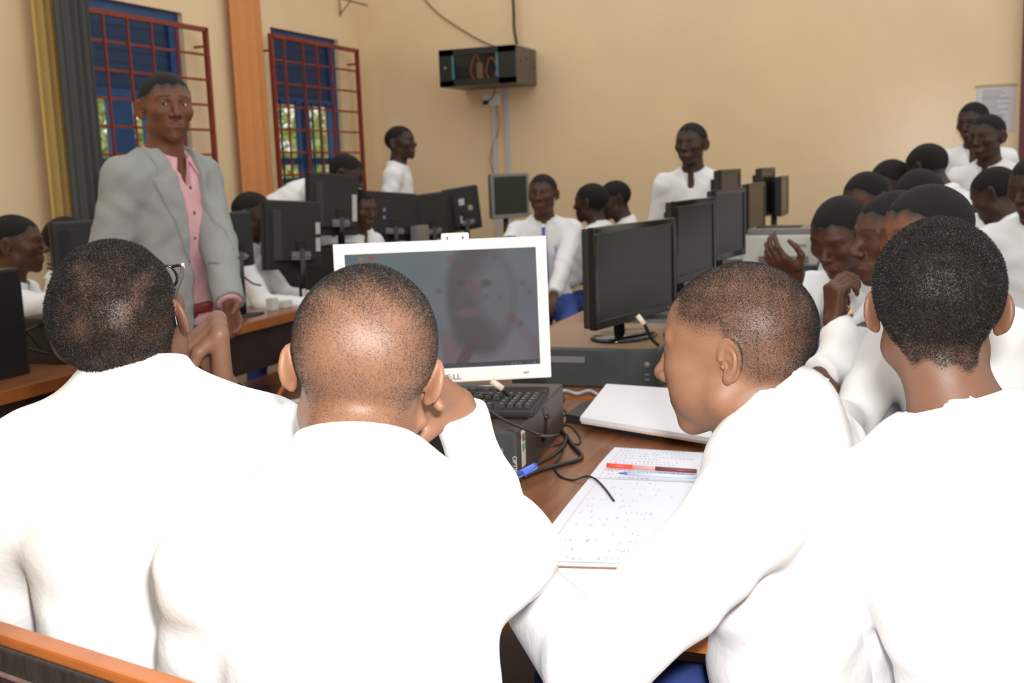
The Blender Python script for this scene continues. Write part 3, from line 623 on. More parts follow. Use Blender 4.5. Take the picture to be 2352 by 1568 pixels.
cable('ceiling_cable', [atY(x, y, ybw) for x, y in ((900, -180), (950, -60), (972, -8), (990, 15), (1015, 38), (1045, 58), (1080, 80), (1110, 96), (1135, 106))], .006, mat('cable_brown', (.20, .14, .08), .6), 'thin cable drooping across the wall to the network cabinet')
cable('cable_bundle', [atY(x, y, YB-.06) for x, y in ((1166, -180), (1174, -80), (1178, -8), (1180, 30), (1181, 65), (1187, 101))], .013, mat('cable_bundle', (.10, .075, .04), .6, noise=.5, nscale=40), 'thick dark cable bundle dropping into the network cabinet')
def trunk(xa, ya, xb, yb, w_, label):
    a, b = atY(xa, ya, YB), atY(xb, yb, YB); z0, z1 = .75, a[2]; x = (a[0]+b[0])/2
    tag(MB().box((0, 0, (z1-z0)/2), (w_, .022, z1-z0), bev=.003).obj('cable_trunking', mat('trunking_white', (.52, .50, .52), .5), None, (x, YB-.011, z0)), label, 'trunking')
trunk(1134, 235, 1141, 398, .030, 'white cable trunking running down from the wall socket')
trunk(1162, 195, 1172, 398, .036, 'white cable trunking running down from the network cabinet')
c = atY(1132, 230, YB); e = empty('wall_socket', (c[0], YB, c[2]), 'white double wall socket with a black plug under the network cabinet', 'socket')
MB().box((0, -.012, 0), (.145, .024, .088), bev=.004).obj('plate', M_WHITE, e); MB().box((-.045, -.038, -.018), (.038, .03, .034), bev=.006).obj('plug', M_BLACK, e)
cable('plug_cable', [atY(x, y, YB-.05) for x, y in ((1120, 234), (1132, 222), (1137, 205), (1136, 196))], .004, M_CABLE, 'short black power cable from the socket up to the cabinet')
cable('hanging_wire', [atY(x, y, YB-.02) for x, y in ((1141, 240), (1146, 280), (1142, 310), (1130, 340), (1126, 370), (1134, 398))], .004, mat('wire_grey', (.25, .2, .14), .6), 'thin grey wire looping beside the white trunking')

# ------------------------------------------------------------------ desks
def desk(label, x0, x1, y0, y1, z=.75, edges='x1', group='long wooden computer desks'):
    e = empty('computer_desk', ((x0+x1)/2, (y0+y1)/2, 0), label, 'desk', group); W_, L_ = x1-x0, y1-y0
    MB().box((0, 0, z-.012), (W_, L_, .024), bev=.002).obj('tabletop', M_WOOD, e)
    ed = MB(); ed.box((W_/2+.006, 0, z-.022), (.012, L_, .040)); ed.box((-W_/2-.006, 0, z-.022), (.012, L_, .040)); ed.box((0, -L_/2-.006, z-.022), (W_+.02, .012, .040)); ed.obj('edge_strip', M_EDGE, e)
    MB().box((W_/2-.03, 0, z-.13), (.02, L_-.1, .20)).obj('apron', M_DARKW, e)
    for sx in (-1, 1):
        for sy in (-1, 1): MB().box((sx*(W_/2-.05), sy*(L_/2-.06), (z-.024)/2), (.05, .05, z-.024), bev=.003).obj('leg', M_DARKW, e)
    return e
desk('long brown desk by the left wall, the part nearest the camera', -3.25, -2.70, 1.2, 3.55)
dk = desk('long brown desk by the left wall, the far part under the black monitors', -3.32, -2.82, 3.62, 7.4)
MB().box((0, 0, .30), (.66, 3.5, .02)).obj('lower_shelf', M_WOOD, dk)
desk('brown wooden desk in front of the four nearest pupils, with the white-framed monitor on it', -1.62, -.16, 1.42, 2.78)
desk('long brown desk carrying the row of black monitors in the middle', -1.42, -.42, 2.84, 7.5, z=.748)
# bench back in the near corner
bp = [atZ(0, 1440, .925), atZ(400, 1568, .925)]; dv = (bp[1]-bp[0])/np.linalg.norm(bp[1]-bp[0]); bp = [bp[0]-dv*.45, bp[0]+dv*1.05]
bl = np.linalg.norm(bp[1]-bp[0]); ang = math.atan2(bp[1][1]-bp[0][1], bp[1][0]-bp[0][0]); mid = (bp[0]+bp[1])/2
bn = empty('wooden_bench', (mid[0], mid[1], 0), 'wooden bench back with a scratched black band, behind the pupil in glasses', 'bench', rz=ang)
sl = math.atan2(bp[1][2]-bp[0][2], bl); zt = mid[2]
def bpart(nm, z, h, th, m, y=0, ln=None): MB().box((0, 0, 0), (ln or 1.5, th, h), bev=.003).obj(nm, m, bn, (0, y, z))
M_SCR = mat('scratched_black', (.020, .019, .020), .45, col2=(.045, .036, .034), nscale=30, stretch=(4, 1, 1))
bpart('top_rail', zt-.006, .012, .022, M_EDGE)
bpart('black_band', zt-.012-.030, .060, .024, M_SCR, -.003)
bpart('band_groove', zt-.040, .005, .004, mat('dusty_groove', (.20, .13, .115), .7, noise=.4, nscale=60), -.0165)
bpart('lower_board', zt-.137, .13, .022, mat('bench_wood', (.36, .15, .05), .5, noise=.25, nscale=20, stretch=(1, 6, 6)))
for sx in (-1, 1): MB().box((sx*.70, .01, (zt-.03)/2), (.05, .03, zt-.03)).obj('post', M_DARKW, bn)
MB().box((0, .22, .44), (1.5, .32, .03), bev=.003).obj('seat', M_WOOD, bn)
for sx in (-1, 1): MB().box((sx*.70, .34, .2125), (.05, .05, .425)).obj('leg', M_DARKW, bn)

# ------------------------------------------------------------------ computers
def monitor(label, p, z0, yaw, w_, h_, clear, tilt=0, style='black', depth=.045, cat='monitor', group=None, lean=0, basekind='oval', wall=None, logo=None, marks=None, bezel=.022, fromback=False):
    e = empty('monitor', (p[0], p[1], z0), label, cat, group, rz=R(180-yaw)); bm_, sm_ = {'black': (M_BLACK, M_SCREEN), 'gloss': (M_BLACKG, M_SCREEN), 'silver': (M_SILV, M_SCREEN), 'cream': (mat('cream_plastic', (.82, .82, .79), .42), M_SCREEN), 'dull': (M_SILVD, mat('greenish_screen', (.018, .028, .018), .3))}[style]
    back = M_BLACKM if style != 'cream' else mat('cream_plastic', (.82, .82, .79), .42)
    Rt = Matrix.Rotation(R(lean), 3, 'Y') @ Matrix.Rotation(R(-tilt), 3, 'X'); zc = clear+h_/2
    def P(mb, nm, m, par): mb.v = [tuple(Rt@Vector(v)+Vector((0, 0, zc))) for v in mb.v]; return mb.obj(nm, m, par)
    fr = MB(); y = -depth/2; bz = bezel
    fr.box((0, y, h_/2-bz/2), (w_, .020, bz), bev=.0035); fr.box((0, y, -h_/2+bz*.65), (w_, .020, bz*1.3), bev=.0035); fr.box((-w_/2+bz/2, y, bz*.15), (bz, .0205, h_-2.3*bz+.004), bev=.003); fr.box((w_/2-bz/2, y, bz*.15), (bz, .0205, h_-2.3*bz+.004), bev=.003)
    bzo = P(fr, 'bezel', bm_, e)
    cs = MB(); cs.box((0, y+.020, 0), (w_-.006, .026, h_-.006), bev=.008); 
    cs.prism([(-.5, 0), (.5, 0), (.42, 1), (-.42, 1)], 2, -h_*.36, h_*.36); k0 = len(cs.v)-8; cs.v[k0:] = [(v[0]*w_*.8, y+.033+v[1]*.030, v[2]) for v in cs.v[k0:]]
    P(cs, 'rear_casing', back, e)
    if style != 'cream': P(MB().box((0, y-.004, bz*.15), (w_-2*bz+.002, .004, h_-bz*2.3+.002)), 'screen', sm_, e)
    P(MB().box((w_*.38, y-.0112, -h_/2+bz*.6), (.012, .002, .004)), 'power_button', M_SILVD, e)
    if fromback:
        P(MB().box((0, y+.066, -h_*.30), (w_*.34, .006, h_*.12)), 'port_panel', M_GREYP, e)
        for kx in (-.07, .0, .06): P(MB().box((kx*w_*2, y+.071, -h_*.30), (.028, .008, .010), bev=.002), 'connector', M_SILVD if kx else mat('vga_blue', (.05, .10, .45), .5), e)
    # stand
    s = MB(); s.tube([(0, .035, .008), (0, .040, clear+h_*.30)], .020 if style != 'gloss' else .017, 12); s.box((0, .030, clear+h_*.32), (.08, .03, .08), bev=.006); s.obj('stand_neck', bm_ if style != 'dull' else M_BLACK, e)
    if basekind == 'oval': b = MB(); b.lathe([(.0, 0), (.105, 0), (.110, .004), (.095, .012), (.03, .018), (0, .018)], sx=1.15, sy=.85, n=32); b.obj('base', M_BLACKG if style != 'cream' else bm_, e, (0, .02, 0))
    else: MB().box((0, .02, .008), (.22, .17, .016), bev=.006).obj('base', M_BLACK if style != 'cream' else mat('cream_plastic', (1, 1, 1)), e)
    for mk in (marks or []):
        mx, mz, mw, mh, mm, nm = mk; P(MB().box((mx*w_, y+.0655 if abs(mx) < .34 else y+.0345, mz*h_), (mw, .002, mh)), nm, mm, e)
    if logo: logo(e, Rt, zc, y, bz)
    return e
def computer_case(label, x, y, z0, rz, w_, d_, h_, m=None, front=True, group=None, top=None):
    e = empty('desktop_computer', (x, y, z0), label, 'computer', group, rz=rz); M_ = m or M_CASE
    MB().box((0, 0, h_/2), (w_, d_, h_), bev=.004).obj('case', M_, e)
    f = MB(); f.box((0, -d_/2-.006, h_/2), (w_, .014, h_-.004), bev=.004); fo = f.obj('front_panel', M_BLACK if m is None else M_, e)
    MB().box((-w_*.2, -d_/2-.0135, h_*.72), (w_*.42, .002, .018)).obj('disc_drive', M_GREYP, fo)
    MB().lathe([(0, 0), (.009, 0), (.009, .003), (0, .004)], n=14).obj('power_button', M_SILVD, fo, (w_/2-.035, -d_/2-.0125, h_*.62), (R(90), 0, 0))
    for i in range(2): MB().box((w_/2-.035, -d_/2-.0135, h_*.25+i*.014), (.013, .002, .006)).obj('usb_port', M_GREYP, fo)
    if top: MB().box((0, 0, h_+.001), (w_-.01, d_-.01, .002)).obj('tan_lid', top, e)  # thin sheet of another colour over the case top
    return e
# nearest white-framed monitor
Dc = atD(1018, 714, 2.42); vy = math.degrees(math.atan2(-(Dc-CAM)[0], -(Dc-CAM)[1]))
def wallpaper(u, v):
    c = np.stack([.095+.03*u, .120+.02*v, .150+0*u], 1); c *= (1+.12*np.sin(u*9+v*5)*np.sin(v*7-u*3))[:, None]
    def blob(cx, cy, rx, ry, col, a, soft=.25, rot=0):
        X = (u-cx)*math.cos(rot)+(v-cy)*math.sin(rot)*.65; Y = -(u-cx)*math.sin(rot)/.65*.65+(v-cy)*math.cos(rot); d = np.sqrt((X/rx)**2+(Y/ry)**2); m = (np.clip((1-d)/soft+.5, 0, 1)*a)[:, None]; c[:] = c*(1-m)+np.array(col)*m
    blob(.70, .04, .34, .34, (.14, .09, .105), .8, .2)      # shoulders
    blob(.80, .10, .16, .22, (.15, .14, .165), .9, .4); blob(.46, .06, .03, .20, (.16, .15, .17), .7, .3)
    blob(.70, .60, .185, .50, (.060, .050, .056), .95, .2)    # head
    blob(.79, .62, .10, .36, (.13, .135, .15), .75, .8); blob(.66, .28, .11, .14, (.06, .055, .06), .8, .6)
    blob(.63, .47, .07, .035, (.12, .08, .085), .8, .8); blob(.61, .72, .030, .030, (.03, .028, .03), .8, .6); blob(.73, .71, .030, .030, (.04, .036, .04), .8, .6); blob(.66, .70, .05, .10, (.13, .085, .085), .5, .8)
    blob(.60, .09, .028, .20, (.085, .04, .052), .95, .2, -.55); blob(.64, .20, .03, .035, (.07, .045, .055), .9, .3)
    for k, (x, y, s) in enumerate(((.55, .93, .024), (.60, .94, .020), (.72, .96, .022), (.78, .92, .018), (.68, .66, .028), (.73, .60, .020), (.63, .64, .022), (.80, .58, .020), (.92, .70, .02), (.96, .62, .02), (.48, .66, .022), (.36, .60, .02), (.86, .40, .035), (.90, .36, .025))): blob(x, y, s*.75, s*1.3, (.07, .068, .072) if k % 4 else (.13, .05, .05), .6, .4)
    for x, y, col in ((.035, .955, (.05, .13, .22)), (.085, .955, (.25, .16, .05)), (.14, .955, (.30, .05, .06))):
        m = (np.abs(u-x) < .013)&(np.abs(v-y) < .020); c[m] = col
    m = v < .045; c[m] = (.035, .045, .055); m = (v < .032)&(v > .016)&(((u > .84)&(u < .90)&(np.sin(u*900) > 0))|((u > .96)&(u < .975))); c[m] = (.12, .14, .16)
    return c
def dell_logo(e, Rt, zc, y, bz):
    e2 = empty('dell', (0, 0, 0), None, None) if False else None
    M_ = mat('logo_grey', (.05, .05, .045), .4); sz = .0175; x = -.030; pr = [o for o in e.children if o.name.startswith('bezel')][0]
    for ch, dx, rr in (('D', 0, 0), ('E', .0122, 20), ('L', .0252, 0), ('L', .0345, 0)):
        o = text_obj('logo_letter', ch, sz, M_, pr, (0, 0, 0), (0, 0, 0), .0006); bb = [v.co.copy() for v in o.data.vertices]
        Rr = Matrix.Rotation(R(-rr), 3, 'Y') if rr else Matrix.Identity(3); T_ = Matrix(((1.25, 0, 0), (0, 0, -1), (0, 1, 0)))
        cx_ = sum((v.x for v in bb))/len(bb); cy_ = .36*sz
        for v in o.data.vertices: q = Vector(((v.co.x-cx_)*1.25, -v.co.z, (v.co.y-cy_)*(1 if not rr else 1))); q = Rr@q; q += Vector((x+dx+cx_*1.25+.018, y-.0115, -.155+bz*.50)); v.co = Rt@q+Vector((0, 0, zc))
mW, mH = .463, .312
zb_ = Dc[2]-mH/2
mon0 = monitor('white-framed flat monitor showing a dim desktop picture, nearest the camera', (Dc[0], Dc[1]), .862, vy-1.0, mW, mH, zb_-.862, tilt=4, style='cream', bezel=.024, basekind='box', logo=dell_logo)
mon0.rotation_euler.y = 0
T_ = Matrix.Rotation(R(-4), 3, 'X'); so = paint_grid('screen', mW-.046, mH-.052, 190, 120, wallpaper, vcol_mat('lit_desktop_screen', .45, .8, .1), mon0, tuple(T_@Vector((0, -.0225-.0045, .0035))+Vector((0, 0, zb_-.862+mH/2))), (R(-4), 0, 0))
o = MB(); o.box((0, 0, 0), (.062, .016, .022), bev=.006); wc_ = o.obj('monitor_clip', M_WHITE, None, tuple(atD(1045, 546, 2.42))); tag(wc_, 'small white webcam clipped on top of the white-framed monitor', 'webcam'); wc_.name = 'webcam'; wc_.rotation_euler = (0, 0, R(180-vy))
for sx in (-.017, .017): MB().box((sx, -.0085, 0), (.004, .002, .007)).obj('lens', M_BLACK, wc_)
# computer under it, keyboard on top
pc0 = computer_case('black desktop computer with a keyboard lying on it, under the white-framed monitor', -.985, 2.19, .75, R(7), .40, .47, .112, m=None, top=None)
for ch in pc0.children:
    if ch.name.startswith('case'): ch.data.materials[0] = M_CASEB
    if ch.name.startswith('front_panel'): ch.data.materials[0] = M_CASE; fp0 = ch
lb = text_obj('model_lettering', 'OPTIPLEX', .0125, mat('lettering_pale', (.6, .6, .6), .5), fp0, (.192, -.2495, .062), (R(90), R(90), 0), .0003)
st = MB().box((0, 0, 0), (.001, .030, .075)).obj('sticker', mat('sticker_white', (.62, .62, .58), .6), pc0, (.2006, -.190, .064)); MB().box((.0007, 0, .002), (.0006, .030, .014)).obj('green_stripe', mat('sticker_green', (.12, .36, .18), .6), st); MB().box((.0007, 0, .022), (.0006, .018, .016)).obj('printed_block', mat('print_brown', (.18, .13, .12), .6), st)
def keyboard(label, x, y, z, rz, tilt=4, n=1):
    e = empty('keyboard', (x, y, z), label, 'keyboard', rz=rz); T = Matrix.Rotation(R(tilt), 3, 'X'); W_, D_ = .44, .155
    mb = MB(); mb.box((0, 0, .014), (W_, D_, .018), bev=.006); mb.box((0, D_/2+.004, .019), (W_, .03, .020), bev=.006); mb.v = [tuple(T@Vector(v)) for v in mb.v]; mb.obj('body', M_BLACKM, e)
    kx = MB(); pr = MB(); rows = 6; pit = .0185
    def key(cx, cy, wk=.0155, dk=.0155):
        vs_ = []; 
        for z_, s in ((.022, 1), (.0305, .78)):
            for a, b in ((-1, -1), (1, -1), (1, 1), (-1, 1)): vs_.append(T@Vector((cx+a*wk/2*(s if wk < .02 else 1-(1-s)*.0155/wk), cy+b*dk/2*s, z_)))
        kx.add(vs_, [(3, 2, 1, 0), (4, 5, 6, 7), (0, 1, 5, 4), (1, 2, 6, 5), (2, 3, 7, 6), (3, 0, 4, 7)])
        pr.add([T@Vector((cx+a*.0028-.002, cy+b*.0022+.002, .0308)) for a, b in ((-1, -1), (1, -1), (1, 1), (-1, 1))], [(0, 1, 2, 3)])
    for r_ in range(rows):
        cy = -D_/2+.020+r_*.0215 if r_ < 5 else D_/2-.014
        for c in range(15): 
            if r_ == 0 and 3 < c < 9: continue
            key(-.205+c*pit, cy)
        for c in range(3):
            if r_ in (2,) or (r_ == 1 and c != 1): continue
            key(.085+c*pit, cy)
        for c in range(4):
            if r_ == 5: continue
            key(.150+c*pit, cy)
    key(-.205+6*pit, -D_/2+.020, pit*5-.003)
    kx.obj('keys', mat('key_black', (.028, .028, .028), .45), e); pr.obj('key_print', mat('key_print', (.35, .35, .35), .6), e)
    for i in range(3): 
        MB().box((0, 0, 0), (.003, .003, .002)).obj('indicator_light', mat('led_red', (.4, .02, .01), .5), e, tuple(T@Vector((.152+i*.02, D_/2-.006, .0262))))
    return e
kbp = atZ(1130, 930, .873)
keyboard('black keyboard lying on top of the nearest computer', -.985, 2.125, .863, R(7), tilt=3)
# second computer and black monitor
pc1 = computer_case('dark grey desktop computer under the nearest glossy black monitor', -.93, 3.22, .748, R(2), .44, .50, .112, m=M_CASE, top=M_TAN)
A0, A1 = atD(1343, 640, 3.10), atD(1530, 595, 3.50)
def mon_between(label, l, r, zt, zb, z0, style='gloss', hh=None, **kw):
    """l, r: world points of the panel's left and right ends (seen from its screen side)"""
    dx, dy = r[0]-l[0], r[1]-l[1]; W_ = math.hypot(dx, dy); yaw = math.degrees(math.atan2(dy, -dx))  # screen normal = right x up
    nx, ny = dy/W_, -dx/W_; yaw = math.degrees(math.atan2(nx, ny)); return monitor(label, ((l[0]+r[0])/2, (l[1]+r[1])/2), z0, yaw, W_, zt-zb, zb-z0, style=style, **kw)
ax_, ay_ = atD(1343, 640, 3.05), atD(1532, 595, 3.47)
mon_between('large glossy black monitor on an oval foot, nearest of the middle row', ax_, ay_, atD(1343, 522, 3.05)[2], atD(1343, 762, 3.05)[2], .862, bezel=.020)
b0, b1 = atD(1534, 560, 3.86), atD(1626, 550, 4.20)
computer_case('grey desktop computer under the second black monitor of the middle row', b1[0]-.05, (b0[1]+b1[1])/2+.02, .748, R(2), .40, .42, .10, m=M_CASE, group=None)
mon_between('second glossy black monitor in the middle row, behind the nearest one', b0, b1, atD(1534, 462, 3.86)[2], atD(1534, 655, 3.86)[2], .85)
c0_, c1_ = atD(1628, 520, 4.60), atD(1697, 515, 4.95)
computer_case('grey desktop computer under the third black monitor of the middle row', c1_[0]-.05, (c0_[1]+c1_[1])/2, .748, R(2), .40, .42, .10, m=M_CASE)
mon_between('third glossy black monitor in the middle row, before the standing boy', c0_, c1_, atD(1628, 437, 4.60)[2], atD(1628, 602, 4.60)[2], .85)
d0, d1 = atD(1643, 440, 5.28), atD(1688, 440, 5.60)
mon_between('tall black monitor half hidden behind the third monitor of the middle row', d0, d1, atD(1643, 390, 5.28)[2], atD(1643, 390, 5.28)[2]-.33, .75, style='black')
e0, e1 = atD(1707, 490, 5.75), atD(1745, 480, 6.15)
mon_between('narrow-looking dark monitor turned side-on beside the printer', e0, e1, atD(1707, 422, 5.75)[2], atD(1707, 545, 5.75)[2], .75, style='black')
f0, f1 = atD(1738, 440, 6.70), atD(1769, 440, 7.05)
mon_between('dark monitor standing high behind the printer', f0, f1, atD(1738, 386, 6.7)[2], atD(1738, 500, 6.7)[2], .75, style='black')
g0, g1 = atD(1783, 450, 6.85), atD(1800, 448, 7.2)
mon_between('slim curved-back monitor seen edge-on at the right end of the row', g0, g1, atD(1783, 405, 6.85)[2], atD(1783, 498, 6.85)[2], .75, style='black')
# printer
pr_ = atZ(1800, 575, .86); pp = atD(1800, 530, 5.55)
pe = empty('printer', (pp[0], pp[1], .86), 'pale grey office printer on the desk at the back right', 'printer', rz=R(0))
MB().box((0, 0, .075), (.36, .36, .15), bev=.012).obj('body', mat('printer_cream', (.60, .63, .58), .5), pe); MB().box((0, .0, .165), (.32, .30, .03), bev=.008).obj('top_cover', mat('printer_grey', (.20, .19, .185), .5), pe); MB().box((.02, -.182, .03), (.24, .01, .035)).obj('paper_tray', mat('printer_grey', (0, 0, 0)), pe)
MB().box((-.02, 0, .183), (.22, .12, .008)).obj('output_slot', M_BLACK, pe); MB().box((.10, -.181, .10), (.06, .004, .012)).obj('badge_plate', M_SILVD, pe)
tag(MB().box((0, 0, .0), (.9, .42, .112), bev=.004).obj('desktop_computer', M_CASE, None, (pp[0]-.08, pp[1], .804)), 'wide dark computer case carrying the printer', 'computer')
# left row monitors (backs towards the aisle)
def leftmon(label, px, py0, py1, pxw, X, yaw, z0=.75, style='black', wdt=None, **kw):
    p = atX(px, (py0+py1)/2, X); D = (p-CAM)@AF; h_ = (py1-py0)*D/FPX; zc_ = p[2]; return monitor(label, p, z0, yaw, wdt or h_*1.22, h_, zc_-h_/2-z0, style=style, group=None, **kw)
st_ = mat('label_white', (.52, .52, .50), .6); st2 = mat('label_tan', (.40, .33, .18), .6)
leftmon('bulky dark monitor back with rounded corners, left of the man in the jacket', 207, 505, 640, 120, -3.02, -72, wdt=.29, fromback=False, bezel=.03)
leftmon('plain black monitor back just right of the jacket sleeve', 533, 487, 615, 80, -3.02, -75, wdt=.24, fromback=True)
leftmon('black monitor back with pale vertical labels, in front of the bending boy', 675, 461, 618, 125, -3.02, -82, wdt=.42, fromback=True, marks=[(-.33, .1, .035, .06, st_, 'label'), (-.33, -.14, .035, .07, st_, 'label')], lean=-4)
computer_case('small dark computer stood under the raised monitor of the left row', -3.22, 5.35, .75, R(90), .30, .38, .24, m=M_BLACKM)
leftmon('raised black monitor back with one white label, before the bending boy', 768, 399, 540, 110, -3.10, -80, z0=.99, wdt=.41, fromback=True, marks=[(-.30, -.05, .04, .15, st_, 'label')], lean=-4)
leftmon('black monitor back with two small violet marks, left of the silver-edged one', 896, 441, 552, 110, -3.10, -68, wdt=.42, fromback=True, marks=[(.2, .12, .02, .02, mat('mark_violet', (.30, .22, .45), .5), 'sticker'), (.2, -.03, .02, .02, mat('mark_violet', (0, 0, 0)), 'sticker')], lean=-5)
leftmon('black monitor back just left of the leaning spotted one', 985, 445, 552, 70, -3.12, -72, wdt=.36, fromback=True, lean=3)
leftmon('leaning black monitor back spotted with three pale stickers', 1064, 430, 530, 75, -3.10, -55, wdt=.28, fromback=True, marks=[(.12, .18, .045, .045, st_, 'sticker'), (-.12, .02, .035, .035, st2, 'sticker'), (.12, -.22, .05, .05, st_, 'sticker')], lean=6)
leftmon('silver-framed monitor with a dark green screen by the back wall', 1167, 399, 500, 60, -2.86, 122, style='dull', wdt=.34)
sm0 = atX(936, 500, -3.06); tag(MB().box((0, 0, .15), (.055, .16, .31), bev=.01).obj('speaker', M_SILVD, None, (sm0[0]+.08, sm0[1], .75)), 'narrow silver speaker column standing between two black monitor backs', 'speaker')

# ------------------------------------------------------------------ things on the nearest desk
def slab(name, corners, z0, th, m, label, cat):
    c = np.mean([np.array(p)[:2] for p in corners], 0); mb = MB(); mb.prism([(p[0]-c[0], p[1]-c[1]) for p in corners], 2, 0, th); o = mb.obj(name, m, None, (c[0], c[1], z0)); return tag(o, label, cat)
TZ = .750
bk = [atZ(1393, 876, TZ+.04), atZ(1512, 880, TZ+.04), atZ(1640, 985, TZ+.04), atZ(1530, 983, TZ+.04), atZ(1332, 950, TZ+.04)]
bk = [atZ(1393, 876, TZ+.04), atZ(1600, 890, TZ+.04), atZ(1640, 1000, TZ+.04), atZ(1332, 952, TZ+.04)]
cb_ = slab('keyboard', [atZ(1335, 925, TZ+.022), atZ(1400, 905, TZ+.022), atZ(1500, 990, TZ+.022), atZ(1300, 950, TZ+.022)], TZ, .022, M_BLACKM, 'black keyboard end sticking out from under the closed white exercise book', 'keyboard')
cb_ = slab('exercise_book', bk, TZ+.024, .010, M_PAPER, 'closed white exercise book lying beside the face of the boy in profile', 'book')
cc = np.mean(np.array(bk)[:, :2], 0); ins = [((p[0]-cc[0])*.985, (p[1]-cc[1])*.985) for p in bk]
mb = MB(); mb.prism([(p[0]*.998, p[1]*.998) for p in ins], 2, -.006, -.0002); mb.obj('page_block', mat('page_edge', (.78, .66, .55), .8), cb_)
nbz = TZ+.006
nq = [atZ(1412, 1028, nbz), atZ(1640, 1042, nbz), atZ(1640, 1110, nbz), atZ(1352, 1098, nbz)]
nq2 = [atZ(1352, 1101, nbz), atZ(1640, 1114, nbz), atZ(1620, 1300, nbz), atZ(1205, 1288, nbz)]
def page(corners, name, par, loc0, seed, dens):
    c = [np.array(p, float) for p in corners]; c = [c[3], c[2], c[1], c[0]]; nx, ny = 130, 70
    u, v = np.meshgrid(np.linspace(0, 1, nx+1), np.linspace(0, 1, ny+1)); u = u.ravel()[:, None]; v = v.ravel()[:, None]
    co = (c[0]*(1-u)*(1-v)+c[1]*u*(1-v)+c[2]*u*v+c[3]*(1-u)*v)-loc0; co[:, 2] += .0012+.004*np.sin(v[:, 0]*math.pi)*.6
    u = u[:, 0]; v = v[:, 0]; col = np.tile(np.array([.74, .76, .84]), (len(u), 1)); rg = np.random.default_rng(seed); L = np.floor(v*12); ph = rg.random(14)
    tx = (np.abs((v*12) % 1-.5) < .17)&(u > .10)&(u < .45+.5*ph[L.astype(int) % 14])&(np.sin(u*170+ph[L.astype(int) % 14]*40) > -.2)&(rg.random(len(u)) < dens); col[tx] = (.36, .38, .58)
    m = np.abs(u-.085) < .006; col[m] = (.72, .48, .52)
    fs = [(j*(nx+1)+i, j*(nx+1)+i+1, (j+1)*(nx+1)+i+1, (j+1)*(nx+1)+i) for j in range(ny) for i in range(nx)]
    me = bpy.data.meshes.new(name); me.from_pydata(co.tolist(), [], fs); me.materials.append(vcol_mat('written_paper', .8)); a = me.color_attributes.new('paint', 'FLOAT_COLOR', 'POINT'); cc_ = np.ones((len(co), 4), np.float32); cc_[:, :3] = col; a.data.foreach_set('color', cc_.ravel())
    o = bpy.data.objects.new(name, me); COL.objects.link(o); o.parent = par; return o
al = [np.array(p) for p in nq[:2]+[nq2[2], nq2[3]]]; loc0 = np.mean(al, 0); loc0[2] = TZ
nb = MB(); nb.prism([(p[0]-loc0[0], p[1]-loc0[1]) for p in al], 2, 0, .006); nb = tag(nb.obj('notebook', M_PAPER, None, loc0), 'open notebook with blue handwriting and two pens on it', 'notebook')
page(nq, 'written_page', nb, loc0, 3, .75); page(nq2, 'written_page', nb, loc0, 5, .12)
eb = [atZ(1215, 1302, TZ+.008), atZ(1560, 1312, TZ+.008), atZ(1600, 1400, TZ+.008), atZ(1150, 1350, TZ+.008)]
slab('exercise_book', eb, TZ, .008, M_PAPER, 'white exercise book at the front edge of the nearest desk', 'book')
def pen(label, a, b, m, mtip, r=.0042, capm=None):
    a, b = np.array(a), np.array(b); d = (b-a)/np.linalg.norm(b-a); L = np.linalg.norm(b-a); e = empty('pen', a, label, 'pen')
    if capm: MB().tube([(0, 0, 0), d*.012, d*.055], r*1.0, 10).obj('cap', capm, e); MB().tube([d*.055, d*L], r*.9, 8).obj('barrel', m, e); MB().tube([d*L*.55, d*L], r*.35+.003, 8).obj('ink_tube', mtip, e)
    else: MB().tube([(0, 0, 0), d*.010, d*.018], r*.25, 8, r2=r*.8).obj('tip', mtip, e); MB().tube([d*.018, d*L], r*.9, 8).obj('barrel', m, e)
pen('red ballpoint pen with its cap on, lying on the open notebook', atZ(1394, 1068, nbz+.010), atZ(1600, 1082, nbz+.010), mat('clear_pink', (.80, .42, .45), .3), mat('ink_dark', (.20, .05, .06), .4), capm=mat('cap_red', (.80, .07, .03), .35), r=.0048)
pen('clear ballpoint pen with a blue tip, lying below the red pen', atZ(1421, 1086, nbz+.010), atZ(1600, 1096, nbz+.010), mat('clear_blue', (.55, .66, .78), .3), mat('tip_blue', (.06, .12, .5), .35))
pen('blue ballpoint pen poking out beside the elbow of the bare-necked pupil', atD(1229, 1070, 1.62), atD(1150, 1112, 1.50), mat('pen_blue', (.06, .13, .60), .3), mat('pen_blue', (0, 0, 0)), r=.0052, capm=mat('pen_blue', (0, 0, 0)))
# cables on the desk
def desk_cable(label, pix, r, m=M_CABLE, z=TZ, lift=None):
    pts = [atZ(x, y, z+r+(lift[i] if lift else 0)) for i, (x, y) in enumerate(pix)]; cable('cable', pts, r, m, label, 'cable', group='cables tangled beside the nearest computer')
desk_cable('thick black cable bent beside the nearest computer', [(1285, 985), (1300, 1000), (1315, 1022), (1336, 1050), (1290, 1066), (1240, 1080), (1205, 1095)], .0048)
desk_cable('black cable curving towards the blue pen', [(1302, 1000), (1296, 1020), (1275, 1042), (1240, 1062), (1210, 1078)], .0044)
desk_cable('thin black cable looping out over the desk', [(1282, 975), (1310, 978), (1330, 1000), (1333, 1015), (1322, 1020), (1300, 1012), (1280, 1022), (1252, 1024)], .0024)
desk_cable('thin cable crossing onto the open notebook', [(1300, 1010), (1290, 1045), (1273, 1068), (1285, 1092), (1315, 1102), (1345, 1094), (1365, 1098), (1388, 1120), (1410, 1150)], .0022, lift=[0, 0, 0, 0, 0, .008, .009, .009, .009])
desk_cable('thin black cable at the foot of the white-framed monitor', [(1288, 900), (1296, 915), (1290, 925), (1270, 926)], .0024)
